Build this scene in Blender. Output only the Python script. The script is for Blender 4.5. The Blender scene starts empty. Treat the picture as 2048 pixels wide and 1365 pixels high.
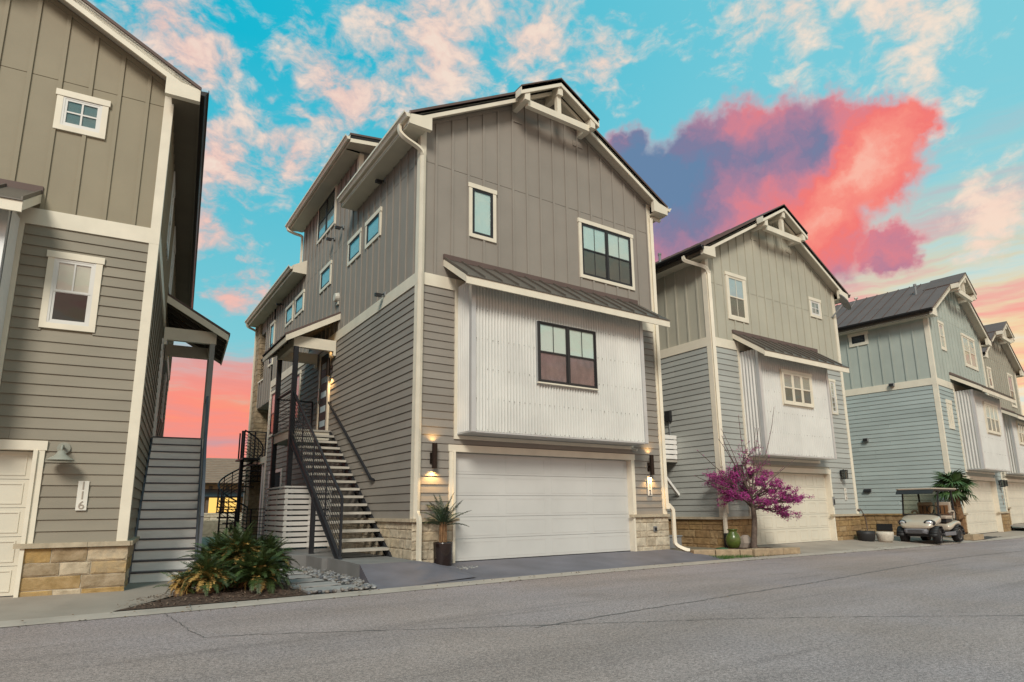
import bpy, bmesh, math, random
import numpy as np
from mathutils import Matrix, Vector
random.seed(7)
sc = bpy.context.scene
COL = sc.collection
rad = math.radians

# ------------------------------------------------------------------ camera
F_PX, CY_PX, CX_PX = 1232.455, 776.615, 1024.0
CAM = np.array([0.0, -11.2, 1.03])
def cam_axes(yaw, pitch, roll):
    s, c = math.sin, math.cos
    f = np.array([s(yaw)*c(pitch), c(yaw)*c(pitch), s(pitch)])
    r = np.array([c(yaw), -s(yaw), 0]); u = np.cross(r, f)
    return r*c(roll)+u*s(roll), -r*s(roll)+u*c(roll), f
CR, CU, CF = cam_axes(rad(33.676), rad(11.1222), rad(-0.6102))
def ray(u, v):
    d = CR*(u-CX_PX)/F_PX - CU*(v-CY_PX)/F_PX + CF
    return d/np.linalg.norm(d)
cd = bpy.data.cameras.new('camera'); cam = bpy.data.objects.new('camera', cd); COL.objects.link(cam)
cd.sensor_width = 36.0; cd.lens = F_PX/2048*36; cd.shift_y = (CY_PX-682.5)/2048
cd.clip_start = 0.05; cd.clip_end = 3000
cam.matrix_world = Matrix(((CR[0], CU[0], -CF[0], CAM[0]), (CR[1], CU[1], -CF[1], CAM[1]), (CR[2], CU[2], -CF[2], CAM[2]), (0, 0, 0, 1)))
sc.camera = cam
vs = sc.view_settings
vs.view_transform = 'Standard'; vs.look = 'None'; vs.gamma = 1; vs.use_curve_mapping = False

# ------------------------------------------------------------------ node helper
class NT:
    def __init__(s, tree): s.t = tree
    def n(s, typ, **kw):
        nd = s.t.nodes.new(typ)
        for k, v in kw.items(): setattr(nd, k, v)
        return nd
    def put(s, sock, v):
        if isinstance(v, bpy.types.NodeSocket): s.t.links.new(v, sock)
        elif v is not None:
            if isinstance(v, (tuple, list)) and len(v) == 3 and sock.type == 'RGBA': v = (*v, 1)
            sock.default_value = v
    def m(s, op, a, b=None, c=None, clamp=False):
        nd = s.n('ShaderNodeMath', operation=op, use_clamp=clamp)
        s.put(nd.inputs[0], a); s.put(nd.inputs[1], b); s.put(nd.inputs[2], c)
        return nd.outputs[0]
    def vm(s, op, a, b=None, sc_=None):
        nd = s.n('ShaderNodeVectorMath', operation=op)
        s.put(nd.inputs[0], a); s.put(nd.inputs[1], b)
        if sc_ is not None: s.put(nd.inputs['Scale'], sc_)
        return nd.outputs['Value'] if op in ('LENGTH', 'DISTANCE', 'DOT_PRODUCT') else nd.outputs[0]
    def noise(s, vec, scale, detail=4, rough=.55):
        nd = s.n('ShaderNodeTexNoise'); s.put(nd.inputs['Vector'], vec); s.put(nd.inputs['Scale'], scale)
        s.put(nd.inputs['Detail'], detail); s.put(nd.inputs['Roughness'], rough)
        return nd.outputs['Fac'], nd.outputs['Color']
    def mr(s, v, a, b, c=0., d=1., smooth=False):
        nd = s.n('ShaderNodeMapRange'); nd.clamp = True
        if smooth: nd.interpolation_type = 'SMOOTHSTEP'
        for i, x in enumerate((v, a, b, c, d)): s.put(nd.inputs[i], x)
        return nd.outputs[0]
    def mix(s, f, a, b):
        nd = s.n('ShaderNodeMix', data_type='RGBA'); s.put(nd.inputs[0], f); s.put(nd.inputs[6], a); s.put(nd.inputs[7], b)
        return nd.outputs[2]
def srgb(r, g, b):
    f = lambda c: c/12.92 if c <= .04045 else ((c+.055)/1.055)**2.4
    return (f(r/255), f(g/255), f(b/255))

# ------------------------------------------------------------------ world: sunset sky with clouds
EXPO = .35
vs.exposure = EXPO
SUN_EL, SUN_AZ = rad(38), rad(216)      # azimuth clockwise from +Y : behind the camera, to its left
w = bpy.data.worlds.new('World'); sc.world = w; w.use_nodes = True
w.node_tree.nodes.clear(); N = NT(w.node_tree)
dirn = N.vm('NORMALIZE', N.n('ShaderNodeTexCoord').outputs['Generated'])
sep = N.n('ShaderNodeSeparateXYZ'); N.put(sep.inputs[0], dirn); dx, dy, dz = sep.outputs
sky = N.n('ShaderNodeTexSky', sky_type='NISHITA', sun_disc=False, sun_elevation=SUN_EL, sun_rotation=SUN_AZ)
nish = N.vm('SCALE', sky.outputs[0], sc_=.07)
def dirpx(u, v): return tuple(ray(u, v))
lf, rt = ray(420, 700), ray(2000, 700)
hr = (rt-lf)/np.linalg.norm(rt-lf)
side = N.mr(N.vm('DOT_PRODUCT', dirn, tuple(hr)), float(lf@hr), float(rt@hr), 0, 1, True)   # 0 left of the street, 1 right
blue = N.mix(N.mr(dz, .18, .62), srgb(140, 214, 222), srgb(0, 192, 220))
blue = N.mix(N.m('MULTIPLY', side, .72), blue, srgb(150, 222, 232))
blue = N.mix(.10, blue, nish)
def disp(vec, *lv):
    for scl, amp, det in lv:
        _, c = N.noise(dirn, scl, det, .6)
        vec = N.vm('ADD', vec, N.vm('SCALE', N.vm('SUBTRACT', c, (.5, .5, .5)), sc_=amp))
    return vec
d1 = disp(dirn, (5.0, .10, 3))
d2 = disp(dirn, (8.0, .040, 2), (20.0, .050, 3), (52.0, .030, 4))
def dist(vec, u, v, r): return N.m('DIVIDE', N.vm('DISTANCE', vec, dirpx(u, v)), r/F_PX*.9)
def blobs(vec, lst, k=.25):
    acc = None
    for (u, v, r) in lst:
        x = N.m('SUBTRACT', 1.0, dist(vec, u, v, r))
        acc = x if acc is None else N.m('SMOOTH_MAX', acc, x, k)
    return acc
def wsum(vec, lst, base):
    acc = base
    for (u, v, r, wt) in lst:
        acc = N.m('ADD', acc, N.m('MULTIPLY', N.mr(dist(vec, u, v, r), 1.0, .0, 0, 1, True), wt))
    return acc
def ramp(f, stops):
    cr = N.n('ShaderNodeValToRGB'); el = cr.color_ramp.elements
    while len(el) < len(stops): el.new(.5)
    for i, (p, c) in enumerate(stops): el[i].position = p; el[i].color = (*srgb(*c), 1)
    N.put(cr.inputs[0], f); return cr.outputs[0]
# horizon warmth, streaky
st = N.n('ShaderNodeMapping'); N.put(st.inputs[0], disp(dirn, (7, .03, 3))); st.inputs['Scale'].default_value = (1.3, 1.3, 11.0)
sn, _ = N.noise(st.outputs[0], 3.0, 6, .6)
zz = N.m('ADD', dz, N.m('MULTIPLY', N.m('SUBTRACT', sn, .5), .22))
warm_l = ramp(sn, [(.25, (205, 160, 165)), (.42, (240, 152, 142)), (.55, (255, 148, 130)), (.70, (255, 160, 120))])
warm_r = ramp(sn, [(.25, (255, 150, 140)), (.40, (255, 178, 155)), (.50, (255, 218, 165)), (.60, (248, 232, 205)), (.72, (205, 228, 226))])
warm = N.mix(N.mr(side, .35, .75), warm_l, warm_r)
ha, hb = N.mr(zz, .27, .17, 0, 1, True), N.mr(zz, .50, .16, 0, .97, True)
hz = N.m('ADD', ha, N.m('MULTIPLY', N.mr(side, .3, .7), N.m('SUBTRACT', hb, ha)))
base = N.mix(hz, blue, warm)
# high broken peach clouds
cm = N.n('ShaderNodeMapping'); N.put(cm.inputs[0], disp(dirn, (9, .05, 3))); cm.inputs['Scale'].default_value = (1, 1, 1.7)
f1, _ = N.noise(cm.outputs[0], 13.0, 8, .60)
f3, _ = N.noise(cm.outputs[0], 34.0, 5, .6)
f2, _ = N.noise(dirn, 3.1, 3, .5)
PALE = [(860, 110, 220), (1060, 60, 220), (1210, 110, 130), (1560, 30, 190), (1800, -10, 190), (450, 330, 150),
        (385, 95, 100), (680, 200, 150), (430, 440, 110), (600, 330, 120), (480, 568, 70), (1990, 400, 80), (1840, 150, 100), (330, 40, 90)]
bias = N.m('MAXIMUM', blobs(d1, PALE, .15), -.45)
view = tuple(ray(1024, 520))
away = N.mr(N.vm('DOT_PRODUCT', dirn, view), .62, .35, 0, 1, True)        # added cloud cover beyond the frame, makes the light less cyan
bias = N.m('ADD', bias, N.m('MULTIPLY', away, N.m('SUBTRACT', .38, bias)))
gate = N.m('ADD', N.m('MULTIPLY', bias, .20), N.m('MULTIPLY', N.m('SUBTRACT', f2, .5), .22))
fm = N.m('ADD', N.m('MULTIPLY', f1, .60), N.m('MULTIPLY', f3, .40))
cl = N.mr(N.m('ADD', fm, gate), .505, .74, 0, 1, True)
peach = ramp(fm, [(.36, (215, 180, 182)), (.50, (248, 202, 188)), (.62, (255, 226, 208))])
peach = N.mix(N.mr(dz, .46, .22), peach, srgb(250, 172, 160))
peach = N.mix(N.m('MULTIPLY', side, .65), peach, srgb(255, 234, 212))
base = N.mix(N.m('MULTIPLY', cl, .90), base, peach)
# the big coral cumulus
bigl = [(1255, 300, 62), (1310, 365, 110), (1400, 305, 85), (1480, 275, 88), (1580, 285, 95), (1668, 250, 78), (1752, 240, 66), (1815, 262, 66),
        (1745, 335, 100), (1600, 395, 160), (1420, 430, 170), (1620, 485, 130), (1480, 540, 150), (1330, 500, 150), (1770, 500, 60)]
bg = blobs(d2, bigl, .2)
big = N.m('MULTIPLY', N.mr(bg, -.02, .40, 0, 1, True), N.mr(dz, .20, .29, .15, 1, True))
q, _ = N.noise(d2, 13.0, 6, .62); q2, _ = N.noise(d2, 4.5, 3, .5)
T = wsum(d2, [(1330, 350, 170, -.34), (1450, 345, 160, -.30), (1560, 320, 130, -.26), (1640, 270, 90, -.22), (1260, 310, 130, -.30),
              (1480, 395, 110, .30), (1600, 430, 150, .28), (1790, 285, 130, .40), (1720, 370, 120, .30), (1370, 500, 190, -.12), (1500, 230, 90, .10), (1620, 500, 120, .12)], .47)
T = N.m('ADD', T, N.m('ADD', N.m('MULTIPLY', N.m('SUBTRACT', q, .5), .62), N.m('MULTIPLY', N.m('SUBTRACT', q2, .5), .30)))
bc = ramp(T, [(.02, (104, 132, 168)), (.20, (128, 124, 158)), (.38, (178, 128, 154)), (.52, (218, 130, 144)), (.68, (248, 122, 116)), (.84, (254, 146, 130)), (1., (255, 184, 164))])
edge = N.m('MULTIPLY', N.mr(bg, .42, .05, 0, 1, True), N.mr(q, .35, .6, .55, 1))
bc = N.mix(N.m('MULTIPLY', edge, .72), bc, srgb(250, 178, 176))
base = N.mix(N.m('MULTIPLY', big, .97), base, bc)
base = N.mix(N.mr(dz, -.02, -.06), base, srgb(120, 112, 104))
bgn = N.n('ShaderNodeBackground'); N.put(bgn.inputs[0], base); bgn.inputs[1].default_value = .97*2**-EXPO
w.cycles.sampling_method = 'MANUAL'; w.cycles.sample_map_resolution = 512
out = N.n('ShaderNodeOutputWorld'); N.put(out.inputs[0], bgn.outputs[0])

sl = bpy.data.lights.new('sun', 'SUN'); sun = bpy.data.objects.new('sun', sl); COL.objects.link(sun)
sl.energy = 2.3; sl.angle = rad(18); sl.color = (1.0, .925, .81)
sd = Vector((math.sin(SUN_AZ)*math.cos(SUN_EL), math.cos(SUN_AZ)*math.cos(SUN_EL), math.sin(SUN_EL)))
sun.rotation_euler = sd.to_track_quat('Z', 'Y').to_euler()
sun.location = (0, -30, 30)

# ------------------------------------------------------------------ materials
MATS = {}
def mat(name, col, rough=.6, metal=0., var=.10, vs_=2.0, stretch=(1, 1, 1), bump=0., bs=60., bstretch=None, rnd=0., cols=None, spec=.4, fine=0., fs=120., emit=None, trans=0., coat=0.):
    m = bpy.data.materials.new(name); m.use_nodes = True; t = NT(m.node_tree); m.node_tree.nodes.clear()
    o = t.n('ShaderNodeOutputMaterial'); b = t.n('ShaderNodeBsdfPrincipled'); t.put(o.inputs[0], b.outputs[0])
    pos = t.n('ShaderNodeNewGeometry').outputs['Position']
    mp = t.n('ShaderNodeMapping'); t.put(mp.inputs[0], pos); mp.inputs['Scale'].default_value = stretch
    nf, _ = t.noise(mp.outputs[0], vs_, 5)
    rn = t.n('ShaderNodeObjectInfo').outputs['Random']
    fac = t.mr(nf, .3, .7, 1-var, 1+var)
    if rnd: fac = t.m('MULTIPLY', fac, t.mr(rn, 0, 1, 1-rnd, 1+rnd))
    if fine:
        ff, _ = t.noise(pos, fs, 2, .7); fac = t.m('MULTIPLY', fac, t.mr(ff, .3, .7, 1-fine, 1+fine))
    c = (*col, 1)
    if cols:
        cr = t.n('ShaderNodeValToRGB'); cr.color_ramp.interpolation = 'LINEAR'
        el = cr.color_ramp.elements
        while len(el) < len(cols): el.new(.5)
        for i, cc in enumerate(cols): el[i].position = i/(len(cols)-1); el[i].color = (*cc, 1)
        t.put(cr.inputs[0], t.m('ADD', t.m('MULTIPLY', rn, .8), t.m('MULTIPLY', nf, .25))); c = cr.outputs[0]
    t.put(b.inputs['Base Color'], t.vm('SCALE', c, sc_=fac) if not isinstance(c, tuple) else t.vm('SCALE', c[:3], sc_=fac))
    b.inputs['Roughness'].default_value = rough; b.inputs['Metallic'].default_value = metal
    b.inputs['Specular IOR Level'].default_value = spec
    if coat: b.inputs['Coat Weight'].default_value = coat; b.inputs['Coat Roughness'].default_value = .1
    if trans: b.inputs['Transmission Weight'].default_value = trans
    if bump:
        mp2 = t.n('ShaderNodeMapping'); t.put(mp2.inputs[0], pos); mp2.inputs['Scale'].default_value = bstretch or (1, 1, 1)
        bf, _ = t.noise(mp2.outputs[0], bs, 4, .65)
        bn = t.n('ShaderNodeBump'); bn.inputs['Strength'].default_value = 1; bn.inputs['Distance'].default_value = bump
        t.put(bn.inputs['Height'], bf); t.put(b.inputs['Normal'], bn.outputs[0])
    if emit: t.put(b.inputs['Emission Color'], emit[:3]); b.inputs['Emission Strength'].default_value = emit[3]
    MATS[name] = m
    return m
def glass(name, tint=(1, 1, 1), refl=.16, dark=0.):
    m = bpy.data.materials.new(name); m.use_nodes = True; t = NT(m.node_tree); m.node_tree.nodes.clear()
    o = t.n('ShaderNodeOutputMaterial'); tr = t.n('ShaderNodeBsdfTransparent'); t.put(tr.inputs[0], tint)
    g = t.n('ShaderNodeBsdfGlossy'); g.inputs['Roughness'].default_value = .02
    pos = t.n('ShaderNodeNewGeometry').outputs['Position']; bf, _ = t.noise(pos, 1.6, 2)
    bn = t.n('ShaderNodeBump'); bn.inputs['Distance'].default_value = .004; t.put(bn.inputs['Height'], bf); t.put(g.inputs['Normal'], bn.outputs[0])
    lw = t.n('ShaderNodeLayerWeight'); lw.inputs[0].default_value = .5; fr = t.m('MULTIPLY', t.m('POWER', lw.outputs['Facing'], 3.0), .55)
    mx = t.n('ShaderNodeMixShader'); t.put(mx.inputs[0], t.m('ADD', fr, refl, clamp=True)); t.put(mx.inputs[1], tr.outputs[0]); t.put(mx.inputs[2], g.outputs[0])
    t.put(o.inputs[0], mx.outputs[0]); return m

SID = dict(bump=.0015, bs=9., bstretch=(1.2, 1.2, 14), vs_=.9, var=.11, rnd=.06, rough=.65, stretch=(.6, .6, 1.6))
m_main_lo = mat('main siding paint', (.250, .226, .197), **SID)
m_main_up = mat('main board paint', (.262, .234, .202), rough=.65, var=.08, vs_=.9, bump=.0012, bs=8, bstretch=(14, 14, 1.2))
m_h1_lo = mat('olive siding paint', (.250, .222, .172), **SID)
m_h1_up = mat('olive board paint', (.270, .232, .160), rough=.65, var=.08, vs_=.9, bump=.0012, bs=8, bstretch=(14, 14, 1.2))
m_h2_lo = mat('pale grey siding paint', (.36, .37, .345), **SID)
m_h2_up = mat('pale board paint', (.41, .39, .315), rough=.65, var=.08, vs_=.9, bump=.0012, bs=8, bstretch=(14, 14, 1.2))
m_h3_lo = mat('blue green siding paint', (.345, .395, .38), **SID)
m_h3_up = mat('blue green board paint', (.385, .42, .375), rough=.65, var=.08, vs_=.9, bump=.0012, bs=8, bstretch=(14, 14, 1.2))
m_h4_lo = mat('beige siding paint', (.33, .31, .25), **SID)
m_h4_up = mat('beige board paint', (.33, .31, .25), rough=.65, var=.08, vs_=.9)
m_trim = mat('cream trim paint', (.71, .65, .53), rough=.5, var=.07, vs_=2.5, rnd=.03)
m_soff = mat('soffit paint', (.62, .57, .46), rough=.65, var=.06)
m_soffd = mat('dark soffit tone', (.13, .11, .08), rough=.65, var=.06)  # eave soffit shade put into the colour; dark fascias and beams share it
m_white = mat('white trim paint', (.66, .645, .61), rough=.45, var=.05)
m_door = mat('garage door paint', (.535, .535, .515), rough=.42, var=.05, vs_=.9, bump=.0008, bs=30, bstretch=(.6, .6, 6))
m_doorw = mat('warm garage door paint', (.64, .60, .50), rough=.42, var=.05, vs_=.9)
m_black = mat('black frame paint', (.022, .021, .022), rough=.4, var=.1)
m_steel = mat('dark painted steel', (.026, .027, .031), rough=.5, var=.15, spec=.2)
m_roof = mat('dark standing seam metal', (.125, .088, .078), rough=.6, spec=.2, metal=.0, var=.10, vs_=1.1, rnd=.05)
m_roofb = mat('bronze standing seam metal', (.115, .098, .082), rough=.42, metal=.15, var=.10, vs_=1.1, rnd=.06)
m_gutd = mat('dark bronze gutter', (.030, .025, .024), rough=.35, metal=.4)
m_galv = mat('galvanised corrugated steel', (.60, .595, .56), rough=.5, metal=.08, var=.07, vs_=1.3, rnd=.03)
m_galvs = mat('galvanised flashing', (.60, .61, .61), rough=.42, metal=.5, var=.06)
m_rust = mat('zinc screws', (.25, .23, .20), rough=.5, metal=.5)
STN = dict(rough=.85, var=.26, vs_=7., bump=.009, bs=26., fine=.10, fs=90)
m_st_main = mat('pale limestone', (.4, .33, .24), cols=[(.36, .30, .215), (.44, .37, .27), (.48, .42, .32), (.40, .32, .21)], **STN)
m_st_h1 = mat('tan sandstone', (.4, .3, .2), cols=[(.40, .31, .20), (.46, .38, .27), (.36, .23, .085), (.31, .24, .16), (.43, .34, .22)], **STN)
m_st_h2 = mat('golden sandstone', (.3, .2, .1), cols=[(.22, .135, .06), (.30, .195, .085), (.26, .165, .08), (.36, .26, .14)], **STN)
m_mort = mat('mortar', (.50, .44, .34), rough=.9, var=.12, bump=.003, bs=80)
m_mortd = mat('brown mortar', (.24, .17, .10), rough=.9, var=.12)
m_cap = mat('limestone ledge', (.43, .36, .26), rough=.85, var=.18, vs_=7, bump=.006, bs=25, rnd=.08)
m_tread = mat('weathered tread boards', (.42, .39, .34), rough=.7, var=.15, vs_=3, stretch=(1, 4, 4), rnd=.08)
m_slat = mat('whitewashed slats', (.78, .76, .72), rough=.6, var=.08, rnd=.06)
m_stair1 = mat('pale grey stair paint', (.88, .84, .80), rough=.5, var=.10, vs_=2.2, stretch=(1, 1, 4), rnd=.03)
m_nose = mat('grey tread metal', (.075, .077, .09), rough=.4, metal=.4)
m_post1 = mat('grey post paint', (.30, .30, .29), rough=.5)
m_bluesteel = mat('sky tinted grey steel', (.12, .125, .145), rough=.5, metal=.0, spec=.2)  # blue tint stands for sky reflected in the grey steel
m_conc = mat('concrete', (.30, .252, .21), rough=.85, var=.14, vs_=1.2, bump=.002, bs=60, fine=.06)
m_concg = mat('grey painted concrete', (.19, .185, .18), rough=.7, var=.16, vs_=1.6, bump=.002, bs=50)
m_drive = mat('sealed slate coloured concrete', (.130, .124, .146), rough=.58, var=.22, vs_=1.3, bump=.0015, bs=40, fine=.05)
m_curb = mat('curb concrete', (.37, .315, .27), rough=.85, var=.14, vs_=2.5, bump=.002, bs=60, fine=.08)
m_brown = mat('glazed brown pot', (.018, .010, .008), rough=.13, var=.3, vs_=8, coat=.6)
m_green = mat('green glazed urn', (.075, .105, .022), rough=.25, var=.25, vs_=8, coat=.3)
m_potw = mat('pale stone pot', (.52, .47, .39), rough=.7, var=.12, vs_=14, bump=.006, bs=40)
m_potg = mat('grey pot', (.16, .16, .17), rough=.7)
m_frond = mat('sago frond', (.042, .066, .018), rough=.45, var=.3, vs_=6, rnd=.35)
m_frondd = mat('dry sago frond', (.40, .25, .075), rough=.6, var=.35, vs_=6, rnd=.3)
m_frondp = mat('palm frond', (.030, .055, .028), rough=.45, var=.3, vs_=6, rnd=.25)
m_frondf = mat('fan palm frond', (.042, .082, .022), rough=.45, var=.3, vs_=6, rnd=.3)
m_bark = mat('grey brown bark', (.115, .085, .068), rough=.9, var=.3, vs_=14, bump=.006, bs=40)
m_palmbark = mat('palm boots', (.17, .095, .045), rough=.9, var=.4, vs_=12, bump=.01, bs=30, rnd=.3)
m_blos = mat('magenta redbud blossom', (.30, .030, .17), rough=.6, var=.45, vs_=5, rnd=.2)
m_grass = mat('grass blades', (.055, .115, .022), rough=.6, var=.35, vs_=9)
m_mulch = mat('bark mulch', (.075, .046, .032), rough=.95, var=.5, vs_=26, bump=.02, bs=45, fine=.3, fs=70)
m_rock = mat('river rock', (.3, .3, .3), cols=[(.11, .105, .105), (.21, .20, .195), (.17, .14, .115), (.27, .27, .28), (.06, .06, .07), (.23, .195, .16)], rough=.6, var=.15, vs_=20, fine=.1)
m_gravel = mat('gravel bed', (.06, .057, .055), rough=.95, var=.5, vs_=28, bump=.02, bs=40)
m_paver = mat('flagstone paver', (.29, .275, .265), rough=.85, var=.18, vs_=3, bump=.004, bs=30, rnd=.10)
m_soil = mat('dry ground', (.20, .17, .12), rough=.95, var=.25, vs_=.5, bump=.01, bs=20)
m_tile = mat('tan roof tiles', (.22, .155, .11), rough=.8, var=.2, vs_=3, stretch=(1, 1, 6))
m_tan = mat('tan stucco', (.42, .31, .17), rough=.85, var=.1)
m_lit = mat('lit interior', (.5, .35, .1), emit=(1.0, .62, .16, .9))
m_bulb = mat('warm bulb', (1, .8, .5), emit=(1.0, .60, .20, 14.))
m_blind = mat('pale blind', (.62, .66, .62), rough=.7, var=.03)
m_blindb = mat('blue grey blind', (.40, .50, .56), rough=.7, var=.03)
m_curt = mat('rose curtain', (.62, .34, .38), rough=.9, var=.22, vs_=3, stretch=(2, 2, 1))
m_peach = mat('peach reflection', (.66, .56, .48), rough=.8, var=.05)  # peach reflection in the upper pane, painted on the sheet behind it
m_dark = mat('dark room', (.012, .012, .013), rough=.9, var=.2)
m_darkg = mat('dim room', (.20, .22, .22), rough=.9, var=.3, vs_=1.2)
m_bronze = mat('lamp bronze', (.028, .019, .014), rough=.35, metal=.6)
m_lampg = mat('grey green lamp enamel', (.28, .28, .235), rough=.45)
m_plast = mat('black plastic', (.02, .02, .021), rough=.55)
m_grey = mat('grey utility plastic', (.22, .225, .225), rough=.6)
m_bell = mat('siren cover', (.52, .49, .42), rough=.5)
m_cart = mat('champagne cart paint', (.48, .42, .335), rough=.28, var=.04, coat=.5, metal=.15)
m_cartg = mat('grey cart plastic', (.16, .16, .175), rough=.5)
m_seat = mat('beige vinyl seat', (.40, .33, .26), rough=.5)
m_seatb = mat('tan brown vinyl', (.20, .10, .045), rough=.45)
m_tyre = mat('tyre rubber', (.016, .015, .015), rough=.8, bump=.003, bs=80)
m_chrome = mat('polished alloy', (.72, .71, .69), rough=.18, metal=1.)
m_lens = mat('lamp lens', (.75, .75, .75), rough=.08, metal=.6)
m_sign = mat('white sign board', (.68, .65, .58), rough=.6, var=.08, vs_=6)
m_num = mat('black numerals', (.02, .02, .02), rough=.5)
m_numf = mat('faded numerals', (.33, .28, .23), rough=.7)
g_win = glass('window glass', (.96, 1, .99), .10)
g_scr = glass('screened glass', (.74, .78, .76), .05)
g_dark = glass('dark glass', (.35, .38, .38), .10)
g_shield = glass('cart windscreen', (.80, .77, .68), .03)

# asphalt gets its own build: fine aggregate, worn patches
def asphalt():
    m = bpy.data.materials.new('worn asphalt'); m.use_nodes = True; t = NT(m.node_tree); b = m.node_tree.nodes['Principled BSDF']
    pos = t.n('ShaderNodeNewGeometry').outputs['Position']
    mp = t.n('ShaderNodeMapping'); t.put(mp.inputs[0], pos); mp.inputs['Scale'].default_value = (.22, .9, 1)
    a, _ = t.noise(mp.outputs[0], 1.1, 6, .6); c, _ = t.noise(pos, 95, 3, .85); d, _ = t.noise(pos, 34, 3, .7); e, _ = t.noise(pos, .25, 3)
    mp2 = t.n('ShaderNodeMapping'); t.put(mp2.inputs[0], pos); mp2.inputs['Scale'].default_value = (.12, 2.2, 1)
    k, _ = t.noise(mp2.outputs[0], 1.6, 5, .65)
    f = t.m('MULTIPLY', t.mr(a, .3, .7, .86, 1.13), t.mr(c, .34, .66, .35, 1.65))
    f = t.m('MULTIPLY', f, t.mr(d, .34, .66, .66, 1.34)); f = t.m('MULTIPLY', f, t.mr(e, .35, .65, .93, 1.07))
    f = t.m('MULTIPLY', f, t.mr(k, .30, .46, .84, 1.0, True)); g_, _ = t.noise(pos, .9, 5, .65); f = t.m('MULTIPLY', f, t.mr(g_, .60, .70, 1.0, .86, True))
    col = t.mix(t.mr(e, .4, .6), (.304, .236, .214, 1), (.284, .230, .226, 1))
    t.put(b.inputs['Base Color'], t.vm('SCALE', col, sc_=f)); b.inputs['Roughness'].default_value = .88; b.inputs['Specular IOR Level'].default_value = .25
    bn = t.n('ShaderNodeBump'); bn.inputs['Distance'].default_value = .0011; t.put(bn.inputs['Height'], t.m('ADD', c, d)); t.put(b.inputs['Normal'], bn.outputs[0])
    return m
m_asph = asphalt()

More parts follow.
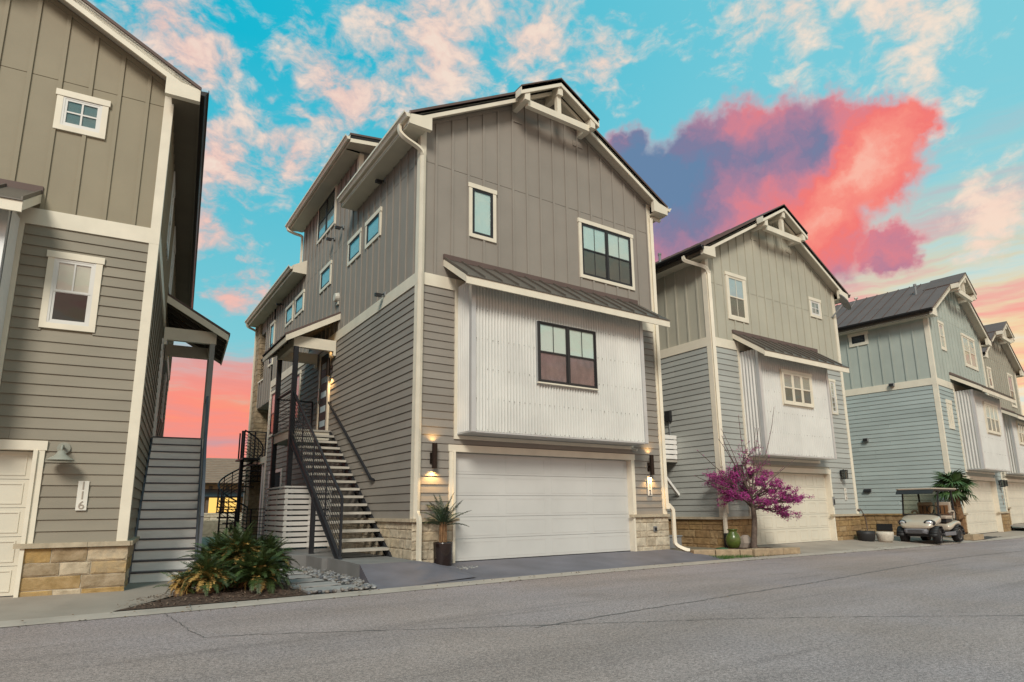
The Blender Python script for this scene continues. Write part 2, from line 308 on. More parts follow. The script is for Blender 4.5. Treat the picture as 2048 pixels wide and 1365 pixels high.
# ------------------------------------------------------------------ mesh helpers
def link(o, parent=None):
    COL.objects.link(o)
    if parent is not None: o.parent = parent
    return o
def empty(name, loc=(0, 0, 0), rz=0, label=None, cat=None, group=None):
    o = bpy.data.objects.new(name, None); link(o); o.location = loc; o.rotation_euler = (0, 0, rz); o.empty_display_size = .2
    return tag(o, label, cat, group)
def tag(o, label=None, cat=None, group=None, kind=None):
    if label: o['label'] = label
    if cat: o['category'] = cat
    if group: o['group'] = group
    if kind: o['kind'] = kind
    return o
class MB:
    def __init__(s): s.v = []; s.f = []
    def add(s, vs_, fs): b = len(s.v); s.v += [tuple(map(float, p)) for p in vs_]; s.f += [tuple(i+b for i in f) for f in fs]; return s
    def box(s, x0, x1, y0, y1, z0, z1):
        x0, x1 = min(x0, x1), max(x0, x1); y0, y1 = min(y0, y1), max(y0, y1); z0, z1 = min(z0, z1), max(z0, z1)
        return s.add([(x0, y0, z0), (x1, y0, z0), (x1, y1, z0), (x0, y1, z0), (x0, y0, z1), (x1, y0, z1), (x1, y1, z1), (x0, y1, z1)],
                     [(0, 3, 2, 1), (4, 5, 6, 7), (0, 1, 5, 4), (1, 2, 6, 5), (2, 3, 7, 6), (3, 0, 4, 7)])
    def prism(s, poly, a, b, axis='y'):
        # poly: 2-d outline; extruded from a to b along axis ('y': outline in x,z ; 'x': outline in y,z ; 'z': outline in x,y)
        mk = {'y': lambda p, t: (p[0], t, p[1]), 'x': lambda p, t: (t, p[0], p[1]), 'z': lambda p, t: (p[0], p[1], t)}[axis]
        n = len(poly)
        return s.add([mk(p, a) for p in poly]+[mk(p, b) for p in poly],
                     [tuple(range(n)), tuple(range(2*n-1, n-1, -1))]+[(i, i+n, (i+1) % n+n, (i+1) % n) for i in range(n)])
    def tube(s, pts, r, n=6, r2=None, sq=None, closed=False):
        pts = [Vector(p) for p in pts]; m = len(pts); base = len(s.v); up = None
        for i, p in enumerate(pts):
            t = (pts[min(i+1, m-1)]-pts[max(i-1, 0)]).normalized()
            if up is None:
                up = Vector((0, 0, 1)) if abs(t.z) < .95 else Vector((1, 0, 0))
            a = t.cross(up).normalized(); b2 = a.cross(t).normalized(); up = b2
            rr = r if r2 is None else r+(r2-r)*i/(m-1)
            for k in range(n):
                if sq: c, d = ((-1, -1), (1, -1), (1, 1), (-1, 1))[k]; q = p+a*c*sq[0]+b2*d*sq[1]
                else: an = 2*math.pi*k/n; q = p+a*math.cos(an)*rr+b2*math.sin(an)*rr
                s.v.append(tuple(q))
        for i in range(m-1):
            for k in range(n): s.f.append((base+i*n+k, base+i*n+(k+1) % n, base+(i+1)*n+(k+1) % n, base+(i+1)*n+k))
        s.f.append(tuple(base+k for k in range(n-1, -1, -1))); s.f.append(tuple(base+(m-1)*n+k for k in range(n)))
        return s
    def bar(s, pts, w, h): return s.tube(pts, 0, 4, sq=(w/2, h/2))
    def lathe(s, prof, n=20, c=(0, 0, 0)):
        base = len(s.v)
        for (r, z) in prof:
            for k in range(n): a = 2*math.pi*k/n; s.v.append((c[0]+r*math.cos(a), c[1]+r*math.sin(a), c[2]+z))
        for i in range(len(prof)-1):
            for k in range(n): s.f.append((base+i*n+k, base+i*n+(k+1) % n, base+(i+1)*n+(k+1) % n, base+(i+1)*n+k))
        s.f.append(tuple(base+k for k in range(n-1, -1, -1))); s.f.append(tuple(base+(len(prof)-1)*n+k for k in range(n)))
        return s
    def mesh(s, name, m, smooth=False, bevel=0):
        me = bpy.data.meshes.new(name); me.from_pydata(s.v, [], s.f)
        bm = bmesh.new(); bm.from_mesh(me)
        if bevel:
            bmesh.ops.bevel(bm, geom=[e for e in bm.edges if len(e.link_faces) == 2 and e.calc_face_angle(0) > .5], offset=bevel, segments=2, affect='EDGES', profile=.6)
        bmesh.ops.recalc_face_normals(bm, faces=bm.faces[:]); bm.to_mesh(me); bm.free()
        me.materials.append(m)
        if smooth:
            for p in me.polygons: p.use_smooth = True
        return me
    def obj(s, name, m, parent=None, smooth=False, bevel=0):
        return link(bpy.data.objects.new(name, s.mesh(name, m, smooth, bevel)), parent)
UNIT = {}
def inst(name, key, m, parent, loc, rot, scale, maker):
    k = (key, m.name)
    if k not in UNIT: UNIT[k] = maker().mesh(name, m)
    o = bpy.data.objects.new(name, UNIT[k]); link(o, parent); o.location = loc; o.rotation_euler = rot; o.scale = scale
    return o
cube = lambda: MB().box(0, 1, 0, 1, 0, 1)
def plankmesh():   # one lap board: unit length and height, thicker at its lower edge; +y is into the wall
    b = MB(); pr = [(-.006, 1.), (-.027, .0), (.0, .0), (.0, 1.)]
    b.v = [(x, p[0], p[1]) for x in (0, 1) for p in pr]; b.f = [(0, 1, 2, 3), (7, 6, 5, 4), (0, 4, 5, 1), (1, 5, 6, 2), (2, 6, 7, 3), (3, 7, 4, 0)]
    return b
def stonemesh(seed):
    def mk():
        r = random.Random(seed); b = MB(); nx, nz = 5, 4; idx = {}
        for i in range(nx+1):
            for j in range(nz+1):
                ex = i in (0, nx); ez = j in (0, nz)
                y = -.62 if (ex or ez) else -1+r.uniform(-.30, .30)
                x = i/nx+(0 if ex else r.uniform(-.04, .04)); z = j/nz+(0 if ez else r.uniform(-.05, .05))
                if ex: x += r.uniform(-.008, .008)
                if ez: z += r.uniform(-.02, .02)
                if not ex and i in (1, nx-1): x += (-.10 if i == 1 else .10); 
                if not ez and j in (1, nz-1): z += (-.13 if j == 1 else .13)
                idx[i, j] = len(b.v); b.v.append((x, y, z))
        for i in range(nx):
            for j in range(nz): b.f.append((idx[i, j], idx[i+1, j], idx[i+1, j+1], idx[i, j+1]))
        ring = [(i, 0) for i in range(nx+1)]+[(nx, j) for j in range(1, nz+1)]+[(i, nz) for i in range(nx-1, -1, -1)]+[(0, j) for j in range(nz-1, 0, -1)]
        bk = {}
        for p in ring: bk[p] = len(b.v); x, y, z = b.v[idx[p]]; b.v.append((x, .0, z))
        for a, c in zip(ring, ring[1:]+ring[:1]): b.f.append((idx[a], bk[a], bk[c], idx[c]))
        return b
    return mk
class Wall:
    """a vertical wall plane in house coordinates: u runs along it, out is away from the house"""
    def __init__(s, x, y, ang): s.x, s.y, s.a = x, y, rad(ang); s.c, s.s = math.cos(s.a), math.sin(s.a)
    def P(s, u, out, z): return (s.x+u*s.c+out*s.s, s.y+u*s.s-out*s.c, z)
    def box(s, name, m, par, u0, u1, z0, z1, o0, o1):
        return inst(name, 'cube', m, par, s.P(u0, o1, z0), (0, 0, s.a), (u1-u0, o1-o0, z1-z0), cube)
    def addbox(s, mb, u0, u1, z0, z1, o0, o1):
        c = [s.P(u, o, z) for z in (z0, z1) for (u, o) in ((u0, o1), (u1, o1), (u1, o0), (u0, o0))]
        mb.add(c, [(0, 3, 2, 1), (4, 5, 6, 7), (0, 1, 5, 4), (1, 2, 6, 5), (2, 3, 7, 6), (3, 0, 4, 7)])
    def addpoly(s, mb, pts, o0, o1):
        n = len(pts)
        mb.add([s.P(u, o1, z) for u, z in pts]+[s.P(u, o0, z) for u, z in pts],
               [tuple(range(n)), tuple(range(2*n-1, n-1, -1))]+[(i, i+n, (i+1) % n+n, (i+1) % n) for i in range(n)])
def cut(iv, holes):
    out = [iv]
    for h0, h1 in holes:
        nxt = []
        for a, b in out:
            if h1 <= a or h0 >= b: nxt.append((a, b)); continue
            if h0-a > .03: nxt.append((a, h0))
            if b-h1 > .03: nxt.append((h1, b))
        out = nxt
    return out
def siding(wl, par, m, u0, u1, z0, z1, holes, ex=.1664):
    n = max(1, round((z1-z0)/ex)); e = (z1-z0)/n
    for i in range(n):
        a = z0+i*e; b = a+e
        for (p, q_) in cut((u0, u1), [(h[0], h[1]) for h in holes if h[2] < (a+b)/2 < h[3]]):
            seg = [p]
            while q_-seg[-1] > 3.9: seg.append(seg[-1]+random.choice((2.4, 3.0, 3.6)))
            seg.append(q_)
            for s0, s1 in zip(seg[:-1], seg[1:]):
                inst('siding_plank', 'plank', m, par, wl.P(s0+.0015, 0, a), (0, 0, wl.a), (s1-s0-.003, 1, e+.012 if i < n-1 else e), plankmesh)
def battens(wl, par, m, u0, u1, z0, ztop, holes, sp=.406, first=None, w_=.055, o=.034):
    u = u0+(sp if first is None else first)
    while u < u1-.1:
        for a, b in cut((z0, ztop(u)), [(h[2], h[3]) for h in holes if h[0]-.01 < u < h[1]+.01]):
            wl.box('batten', m, par, u-w_/2, u+w_/2, a, b, .009, o)
        u += sp
def stones(wl, par, u0, u1, z0, z1, m, o=.0, rows=None, seed=1, lm=(.22, .62)):
    r = random.Random(seed); zs = [z0]; 
    if rows is None:
        n = max(2, round((z1-z0)/.165)); rows = [r.uniform(.75, 1.3) for _ in range(n)]
    t = sum(rows)
    for x in rows: zs.append(zs[-1]+x/t*(z1-z0))
    for a, b in zip(zs[:-1], zs[1:]):
        u = u0
        while u < u1-.01:
            l = r.uniform(*lm)
            if u1-u-l < .18: l = u1-u
            k = r.randrange(7)
            inst('stone', 'stone%d' % k, m, par, wl.P(u+.006, o, a+.006), (0, 0, wl.a), (l-.012, r.uniform(.014, .024), b-a-.012), stonemesh(k+11))
            u += l
def window(wl, par, u0, u1, z0, z1, tm, fm, cols=1, rows=2, bl=(m_blind, m_blind), gl=(g_win, g_scr), munt=(1, 0), trim=.085, o=0., hd=.02, mm=None, fw=.042):
    """trimmed window; cols units side by side, rows 1 or 2 sashes; bl: blind, curtain or dark room sheet behind (upper, lower); munt: bars (upper, lower)"""
    b = MB()
    if trim:
        wl.addbox(b, u0, u0+trim, z0, z1, o, o+.045); wl.addbox(b, u1-trim, u1, z0, z1, o, o+.045)
        wl.addbox(b, u0+trim, u1-trim, z0, z0+trim, o, o+.045); wl.addbox(b, u0-hd, u1+hd, z1-trim, z1+.02, o, o+.055)
        w_ = b.obj('window', tm, par)
        a0, a1, c0, c1 = u0+trim, u1-trim, z0+trim, z1-trim
    else:
        wl.addbox(b, u0-.03, u1+.03, z0-.03, z0, o, o+.05)
        w_ = b.obj('window', tm, par); a0, a1, c0, c1 = u0, u1, z0, z1
    fb = MB(); wl.addbox(fb, a0, a0+fw*.7, c0, c1, o+.002, o+.052 if not trim else o+.040); wl.addbox(fb, a1-fw*.7, a1, c0, c1, o+.002, o+.052 if not trim else o+.040)
    wl.addbox(fb, a0+fw*.7, a1-fw*.7, c0, c0+fw*.7, o+.002, o+.050 if not trim else o+.038); wl.addbox(fb, a0+fw*.7, a1-fw*.7, c1-fw*.7, c1, o+.002, o+.050 if not trim else o+.038)
    a0 += fw*.7; a1 -= fw*.7; c0 += fw*.7; c1 -= fw*.7
    du = (a1-a0)/cols
    for i in range(1, cols): wl.addbox(fb, a0+i*du-fw*.55, a0+i*du+fw*.55, c0, c1, o+.002, o+.0445)
    fb.obj('frame', fm, w_)
    for i in range(cols):
        p0 = a0+i*du+(fw*.55 if i else 0); p1 = a0+(i+1)*du-(fw*.55 if i < cols-1 else 0)
        for j in range(rows):
            q0 = c0+(c1-c0)*j/rows; q1 = c0+(c1-c0)*(j+1)/rows; up = (j == rows-1)
            so = o+(.030 if up else .024); sb = MB()
            if not up: q1 += fw*.3
            elif rows > 1: q0 -= fw*.3
            s_ = fw*.8
            wl.addbox(sb, p0, p0+s_, q0, q1, so-.012, so+.004); wl.addbox(sb, p1-s_, p1, q0, q1, so-.012, so+.004)
            wl.addbox(sb, p0+s_, p1-s_, q0, q0+s_, so-.012, so+.003); wl.addbox(sb, p0+s_, p1-s_, q1-s_, q1, so-.012, so+.003)
            sb.obj('sash', fm, w_)
            wl.box('pane', gl[0] if up else gl[1], w_, p0+s_-.004, p1-s_+.004, q0+s_-.004, q1-s_+.004, so-.007, so-.003)
            wl.box('blind', bl[0] if up else bl[1], w_, p0+s_*.5, p1-s_*.5, q0+s_*.4, q1-s_*.4, so-.0205, so-.0165)  # blinds and curtains; in room colours, a dark sheet for the unlit interior
            nb = munt[0] if up else munt[1]; mw = .009 if mm is None else mm
            if nb: wl.box('muntin', fm, w_, (p0+p1)/2-mw, (p0+p1)/2+mw, q0+s_, q1-s_, so-.0028, so+.0015)
            if nb == 2: wl.box('muntin', fm, w_, p0+s_, p1-s_, (q0+q1)/2-mw, (q0+q1)/2+mw, so-.0026, so+.0012)
    return w_
def corrug(wl, name, m, par, u0, u1, z0, z1, o, pitch=.076, amp=.022, ph=None):
    b = MB(); n = max(4, round((u1-u0)/pitch*8)); 
    for i in range(n+1):
        u = u0+(u1-u0)*i/n; oo = o+amp*(2*math.sqrt(.5+.5*math.cos((u-(u0 if ph is None else ph))/pitch*2*math.pi))-1)
        b.v += [wl.P(u, oo, z0), wl.P(u, oo, z1)]
    for i in range(n): b.f.append((2*i, 2*i+2, 2*i+3, 2*i+1))
    ob = b.obj(name, m, par, smooth=True); return ob
def text(body, size, loc, rot, m, parent, name='numeral', ext=.004, bold=False):
    cu = bpy.data.curves.new('t', 'FONT'); cu.body = body; cu.size = size; cu.extrude = ext; cu.align_x = 'CENTER'; cu.align_y = 'CENTER'
    if bold: cu.offset = .004
    o = bpy.data.objects.new('t', cu); COL.objects.link(o); dg = bpy.context.evaluated_depsgraph_get()
    me = bpy.data.meshes.new_from_object(o.evaluated_get(dg)); bpy.data.objects.remove(o); me.name = name
    me.materials.clear(); me.materials.append(m)
    ob = link(bpy.data.objects.new(name, me), parent); ob.location = loc; ob.rotation_euler = rot; return ob
def interp(pts, n):
    """smooth path through points"""
    P = [Vector(p) for p in pts]; P = [2*P[0]-P[1]]+P+[2*P[-1]-P[-2]]; out = []
    for i in range(1, len(P)-2):
        for k in range(n):
            t = k/n; a, b, c, d = P[i-1:i+3]
            out.append(.5*((2*b)+(-a+c)*t+(2*a-5*b+4*c-d)*t*t+(-a+3*b-3*c+d)*t**3))
    out.append(P[-2]); return out

# ------------------------------------------------------------------ ground, road, kerb
ROAD = -.2
def sheet(name, poly, z, m, kind='structure'):
    b = MB()
    if callable(z): b.add([(x, y, z(x, y)) for x, y in poly], [tuple(range(len(poly)))])
    else: b.add([(x, y, z) for x, y in poly], [tuple(range(len(poly)))])
    o = b.obj(name, m); o['kind'] = kind; return o
sheet('ground', [(-700, -700), (900, -700), (900, 900), (-700, 900)], -.30, m_soil)
CURB = [(-30, -1.9), (-8, -2.0), (-.75, -2.07), (1.4, -2.1), (3.98, -2.02), (7.0, -1.86), (10, -1.82), (13.5, -1.89), (16, -2.0), (20.4, -2.15), (27.5, -2.2), (34, -1.7), (45, -.6), (62, 1.6)]
def curb_y(x):
    for (a, b), (c, d) in zip(CURB, CURB[1:]):
        if x <= c: return b+(d-b)*(x-a)/(c-a)
    return CURB[-1][1]
xs = [CURB[0][0]]+[CURB[0][0]+i*(CURB[-1][0]-CURB[0][0])/90 for i in range(1, 91)]
sheet('road', [(-30, -45), (62, -45)]+[(x, curb_y(x)+.02) for x in reversed(xs)], ROAD, m_asph)
b = MB()
for i, x in enumerate(xs):
    y = curb_y(x); b.v += [(x, y, ROAD+.006), (x, y+.10, ROAD+.018), (x, y+.32, ROAD+.032), (x, y+.32, ROAD-.1)]
for i in range(len(xs)-1):
    for k in range(3): b.f.append((4*i+k, 4*i+4+k, 4*i+5+k, 4*i+1+k))
tag(b.obj('kerb', m_curb), kind='structure')
def seam(name, pts, w_, m, seed, jit=.02, n=40):
    r = random.Random(seed); b = MB(); P = interp([(x, y, 0) for x, y in pts], n)
    for i, p in enumerate(P):
        t = (P[min(i+1, len(P)-1)]-P[max(0, i-1)]).normalized(); nn = Vector((-t.y, t.x, 0)); j = r.uniform(-jit, jit); ww = w_*r.uniform(.3, 1.2)
        for s in (-1, 1): q = p+nn*(j+s*ww/2); b.v.append((q.x, q.y, ROAD+.004))
    for i in range(len(P)-1): b.f.append((2*i, 2*i+2, 2*i+3, 2*i+1))
    tag(b.obj(name, m), kind='structure')
m_tar = mat('dark joint filler', (.11, .10, .095), rough=.9)
m_tar2 = mat('worn joint filler', (.155, .135, .13), rough=.9)
seam('road_joint', [(1.02, -4.05), (1.49, -4.2), (3.84, -5.39), (5.2, -6.08), (6.41, -6.71), (8.78, -8.31), (10.5, -9.6)], .016, m_tar, 1)
seam('road_joint', [(4.0, -5.6), (6.15, -5.42), (8.56, -5.25), (10.3, -5.13), (13.63, -4.78), (17.05, -4.53), (20.53, -4.6), (28, -4.7), (40, -4.2)], .035, m_tar2, 2)
seam('road_crack', [(.86, -2.14), (.88, -2.6), (.93, -3.1), (.96, -3.6), (1.03, -4.05)], .012, m_tar, 3, .02, 8)
seam('kerb_joint', [(1.12, -2.1), (1.14, -1.98), (1.15, -1.79)], .014, m_tar, 4, .003, 4)
for o in [o for o in bpy.data.objects if o.name.startswith('kerb_joint')]: o.location.z = .045
def slope(z0, y0=0., ax=0):   # driveway: z0 at the facade down to the kerb
    def f(x, y):
        yc = curb_y(x)+.32; t = min(1, max(0, (y-yc)/(y0-yc))); return ROAD+.036+(z0-ROAD-.036)*t
    return f
def pathy(x0, x1, n, dy): return [(x0+(x1-x0)*i/n, curb_y(x0+(x1-x0)*i/n)+dy) for i in range(n+1)]
def drive(name, x0, x1, z0, y0, y1, m, xt0=None, xt1=None, n=14):
    b = MB(); f = slope(z0, y0); xt0 = x0 if xt0 is None else xt0; xt1 = x1 if xt1 is None else xt1
    for i in range(n+1):
        xb = x0+(x1-x0)*i/n; xt = xt0+(xt1-xt0)*i/n; yb = curb_y(xb)+.325
        for j in range(5):
            t = j/4; x = xb+(xt-xb)*t; y = yb+(y0-yb)*t; b.v.append((x, y, ROAD+.030+(z0-ROAD-.030)*t))
        b.v.append((xt, y1, z0))
    for i in range(n):
        for j in range(5): b.f.append((6*i+j, 6*i+6+j, 6*i+7+j, 6*i+1+j))
    return tag(b.obj(name, m), kind='structure')
drive('driveway', 3.72, 12.6, .0, -.05, .3, m_drive, 4.6, 12.15)
drive('driveway', -9, .29, -.105, .05, 3.2, m_conc, -9, 1.72)
drive('driveway', 15.35, 22.6, -.045, -.25, .1, m_conc, 15.3, 21.3)
drive('driveway', 26.6, 33.6, -.115, -.6, .3, m_conc, 27.0, 33.2)
drive('driveway', 34.5, 46, .03, 1.0, 1.6, m_conc, 36.6, 44)

# ------------------------------------------------------------------ houses
SL = .57
def house(S):
    """a three storey townhouse. d is measured along the facade from the corner beside its stairs; sx=-1 mirrors it"""
    W, D, ze, sx, zbase = S['W'], S['D'], S['ze'], S.get('sx', 1), S.get('zb', 0.)
    lo, up, stm = S['lo'], S['up'], S['stone']
    H = empty('townhouse', S['o'], rad(S['rot']), S['label'], 'house', 'townhouses along the street')
    X = lambda d: sx*d
    fw = Wall(0, 0, 0) if sx == 1 else Wall(-W, 0, 0)
    U = (lambda a, c: (a, c)) if sx == 1 else (lambda a, c: (W-c, W-a))
    Ul = (lambda t: t[0:2]) 
    def FB(name, m, par, d0, d1, z0, z1, o0, o1): u0, u1 = U(d0, d1); return fw.box(name, m, par, u0, u1, z0, z1, o0, o1)
    zr = ze+SL*(W/2+.42)                                  # ridge
    top = lambda d: ze+SL*(min(d, W-d)+.42)-.16           # underside of the roof above the facade
    topu = lambda u: top(u)
    R = S['rake']; BR = S['bump']
    g0, g1, gt = S['gar']                                  # garage opening
    BAND0, BAND1 = 5.665, 5.93; ST = .86
    # ---- front wall
    b = MB(); P = lambda pts: fw.addpoly(b, [(U(p, p)[0], z) for p, z in pts], -.16, 0)
    P([(0, zbase), (g0, zbase), (g0, gt), (0, gt)]); P([(g1, zbase), (W, zbase), (W, gt), (g1, gt)])
    P([(0, gt), (W, gt), (W, top(W)), (W/2, top(W/2)), (0, top(0))])
    wall = b.obj('wall', up, H)
    # panels above the band, with the horizontal joint
    JT = S.get('joint', 8.50); b = MB()
    fw.addbox(b, .0, W, BAND1, JT-.006, 0, .008); b.obj('siding_panel', up, wall)
    b = MB(); fw.addpoly(b, [(0, JT+.006), (W, JT+.006), (W, top(W)), (W/2, top(W/2)), (0, top(0))], 0, .008) if top(0) > JT+.1 else \
        fw.addpoly(b, [((JT-top(0))/SL+.01, JT+.006), (W-(JT-top(0))/SL-.01, JT+.006), (W/2, top(W/2))], 0, .008)
    b.obj('siding_panel', up, wall)
    b0, b1, bz0, bz1 = S['bay']                            # bay: d0, d1, bottom, top
    holes = [U(h[0], h[1])+(h[2], h[3]) for h in S.get('fholes', [])]
    battens(fw, wall, up, 0, W, BAND1, lambda u: topu(u)-.10, holes+[U(S['broof'][0], S['broof'][1])+(5.8, S['broof'][2]+.05)], first=.36 if sx == 1 else W-.36-.406*16)
    # frieze under the rake
    for s in (0, 1):
        pts = [(.0, top(0)-.10), (W/2, top(W/2)-.10), (W/2, top(W/2)), (.0, top(0))]
        if s: pts = [(W-p, z) for p, z in pts]
        b = MB(); fw.addpoly(b, pts, .009, .024); b.obj('frieze_board', up, wall)
    # lap siding
    gh = U(g0-.13, g1+.13)+(0, gt+.14); bh = U(b0-.09, b1+.09)+(bz0-.08, 6.5)
    siding(fw, wall, lo, .0, W, ST+.01, BAND0, [gh, bh]+holes)
    FB('band_board', m_trim, H, 0, W, BAND0, BAND1, 0, .034)
    # corner boards
    for d in (0, W):
        s = -1 if d == 0 else 1
        bb = MB(); bb.box(X(d+s*.032), X(d-s*.11), -.036, 0, ST, BAND0); bb.box(X(d+s*.032), X(d), 0, .12, ST, BAND0)
        bb.box(X(d+s*.032), X(d-s*.11), -.037, 0, BAND1, top(0)-.02); bb.box(X(d+s*.032), X(d), 0, .12, BAND1, top(0)-.02)
        bb.box(X(d+s*.034), X(d-s*.11), -.038, 0, BAND0, BAND1); bb.box(X(d+s*.034), X(d), 0, .12, BAND0, BAND1)
        bb.obj('corner_board', m_trim, H)
    # stone plinth each side of the garage
    for (d0, d1, sd_) in ((0, g0-.0, S.get('seed', 1)), (g1, W, S.get('seed', 1)+5)):
        u0, u1 = U(d0, d1); p = MB(); fw.addbox(p, u0, u1, zbase-.3, ST-.03, 0, .03)
        sb = p.obj('stone_plinth', S.get('mort', m_mort), H)
        stones(fw, sb, u0-(.06 if (d0 == 0) == (sx == 1) else 0), u1+(.06 if (d0 == 0) != (sx == 1) else 0), zbase-.06, ST-.055, stm, .028, seed=sd_, lm=S.get('lm', (.22, .6)))
        u = u0-.08
        while u < u1+.02:
            l = min(random.uniform(.45, .9), u1+.08-u); fw.box('ledge_stone', S.get('capm', m_cap), sb, u+.002, u+l-.002, ST-.055, ST+.012, 0, .105); u += l
    # garage casing and door
    b = MB(); u0, u1 = U(g0, g1)
    fw.addbox(b, u0-.13, u0, ST+.012, gt, 0, .045); fw.addbox(b, u1, u1+.13, ST+.012, gt, 0, .045); fw.addbox(b, u0-.15, u1+.15, gt, gt+.14, 0, .05)
    fw.addbox(b, u0-.05, u0+.002, zbase, gt, -.15, .075); fw.addbox(b, u1-.002, u1+.05, zbase, gt, -.15, .075); fw.addbox(b, u0, u1, gt-.002, gt+.05, -.15, .012)
    b.obj('garage_casing', m_trim, H)
    dm = S.get('doorm', m_door); b = MB(); fw.addbox(b, u0, u1, zbase-.02, zbase+.012, -.15, -.095); gd = b.obj('garage_door', m_plast, H)
    n = 5; hh = (gt-.01-zbase-.014)/n
    for i in range(n):
        z0 = zbase+.014+i*hh; p = MB()
        fw.addbox(p, u0+.003, u1-.003, z0+.003, z0+hh-.003, -.14, -.10)
        k = S.get('dpan', 4); pw = (u1-u0)/k
        for j in range(k):
            a0, a1 = u0+j*pw+.09, u0+(j+1)*pw-.09; t = .055; o1 = -.10+S.get('drel', .004)
            fw.addbox(p, a0, a1, z0+t, z0+t+.02, -.10, o1); fw.addbox(p, a0, a1, z0+hh-t-.02, z0+hh-t, -.10, o1)
            fw.addbox(p, a0, a0+.02, z0+t+.02, z0+hh-t-.02, -.10, o1); fw.addbox(p, a1-.02, a1, z0+t+.02, z0+hh-t-.02, -.10, o1)
        p.obj('door_panel', dm, gd)
    # ---- bay
    BD = S.get('bd', .60); u0, u1 = U(b0, b1)
    b = MB(); fw.addbox(b, u0+.01, u1-.01, bz0+.012, bz1, 0, BD-.015); bay = b.obj('bay', m_galvs, H)
    k = S.get('bsheets', 6)
    for i in range(k): corrug(fw, 'metal_sheet', m_galv, bay, u0+.085+(u1-u0-.17)*i/k, u0+.085+(u1-u0-.17)*(i+1)/k, bz0+.02, bz1, BD+.006, ph=u0, pitch=S.get('pitch', .076), amp=S.get('amp', .024))
    for (uu, an) in ((u0, -90), (u1, 90)):
        sw = Wall(fw.x+uu, 0, -90) if an == -90 else Wall(fw.x+uu, -BD, 90)
        if an == -90: corrug(sw, 'metal_sheet', m_galv, bay, .03, BD-.06, bz0+.02, bz1, .006, pitch=S.get('pitch', .076), amp=S.get('amp', .024))
        else: corrug(sw, 'metal_sheet', m_galv, bay, .06, BD-.03, bz0+.02, bz1, .006, pitch=S.get('pitch', .076), amp=S.get('amp', .024))
    b = MB()
    for (uu, s) in ((u0, 1), (u1, -1)):
        fw.addbox(b, min(uu-s*.018, uu+s*.088), max(uu-s*.018, uu+s*.088), bz0, bz1, BD-.01, BD+.034)
        fw.addbox(b, min(uu-s*.018, uu), max(uu-s*.018, uu), bz0, bz1, BD-.07, BD-.01)
    fw.addbox(b, u0-.02, u1+.02, bz0-.012, bz0+.015, .0, BD+.022)
    b.obj('flashing', m_galvs, bay)
    sc_ = MB(); rr = random.Random(5)
    for z in [bz0+.05+i*(bz1-bz0-.3)/4.6 for i in range(5)]:
        u = u0+.1
        while u < u1-.1:
            wu = S.get('bwin'); 
            if not (wu and U(wu[0], wu[1])[0]-.05 < u < U(wu[0], wu[1])[1]+.05 and wu[2]-.06 < z < wu[3]+.05):
                fw.addbox(sc_, u-.006, u+.006, z-.006+rr.uniform(-.01, .01), z+.006, BD+.026, BD+.036)
            u += .132
    tag(sc_.obj('screw', m_rust, bay), kind='stuff')
    b = MB(); fw.addbox(b, u0-.085, u0-.02, bz0-.02, BAND0+.25, 0, .05); fw.addbox(b, u1+.02, u1+.085, bz0-.02, BAND0, 0, .05); fw.addbox(b, u0-.085, u1+.085, bz0-.10, bz0-.02, 0, .05)
    b.obj('bay_trim', m_trim, H)
    if S.get('bwin'):
        d0, d1, z0, z1 = S['bwin']; a0, a1 = U(d0, d1)
        fw.box('bay_window_lining', m_galvs if not S.get('bwtrim') else m_trim, bay, a0-.02, a1+.02, z0-.045, z1+.02, BD-.01, BD+.0395)
        window(fw, H, a0, a1, z0, z1, m_trim, S['bwframe'], S['bwcols'], 2, S['bwbl'], S.get('bwgl', (g_win, g_scr)), S['bwm'], S.get('bwtrim', 0), BD+.04, mm=S.get('bwmm'))
    # shed roof over the bay
    r0, r1, rz = S['broof']; RO = S.get('brout', 1.02); rze = S['breave']
    sl = (rz-rze)/RO
    def shed(mb, d0, d1, ya, yb, off, th):
        za, zb_ = rz+sl*ya, rz+sl*yb     # ya,yb <= 0 in front of the wall
        mb.prism([(ya, za+off), (yb, zb_+off), (yb, zb_+off-th), (ya, za+off-th)], X(d0), X(d1), 'x')
    b = MB(); shed(b, r0+.02, r1-.02, -.01, -RO+.03, -.02, .04); br = b.obj('bay_roof', m_soff, H)
    npan = max(4, round((r1-r0)/.42)); pwid = (r1-r0)/npan
    for i in range(npan):
        p = MB(); shed(p, r0+i*pwid, r0+(i+1)*pwid-.002, -.012, -RO-.02, .0, .018); shed(p, r0+i*pwid, r0+i*pwid+.022, -.05, -RO-.02, .048, .05)
        p.obj('roof_panel', S.get('broofm', m_roofb), br)
    p = MB(); p.box(X(r0-.01), X(r1+.01 if not S.get('flr') else S['flr']), -.06, -.002, rz-.035, rz+.075); p.obj('wall_flashing', m_roof, br)
    p = MB(); p.box(X(r0), X(r1), -RO, -RO+.03, rze-.19, rze-.03); p.obj('fascia', m_trim, br)
    for d in (r0, r1-.03):
        p = MB(); shed(p, d, d+.03, -.01, -RO+.032, -.025, .15); p.obj('rake_board', m_trim, br)
    # ---- main gable roof
    rt_ = MB(); so = MB()
    y0 = -R
    Dr = S.get('roofD', D)
    rm = S.get('roofm', m_roof)
    eD = S.get('eaveD', Dr)
    def slope_slab(mb, side_, ya, yb, da, db, off, th):
        if side_ == 0 and ya > eD-.1 and da < 0: da = .25       # behind the dormer wall the slope starts inside
        za, zb2 = ze+SL*(da+.42), ze+SL*(db+.42)
        f = (lambda d: X(d)) if side_ == 0 else (lambda d: X(W-d))
        mb.prism([(f(da), za+off), (f(db), zb2+off), (f(db), zb2+off-th), (f(da), za+off-th)], ya, yb, 'y')
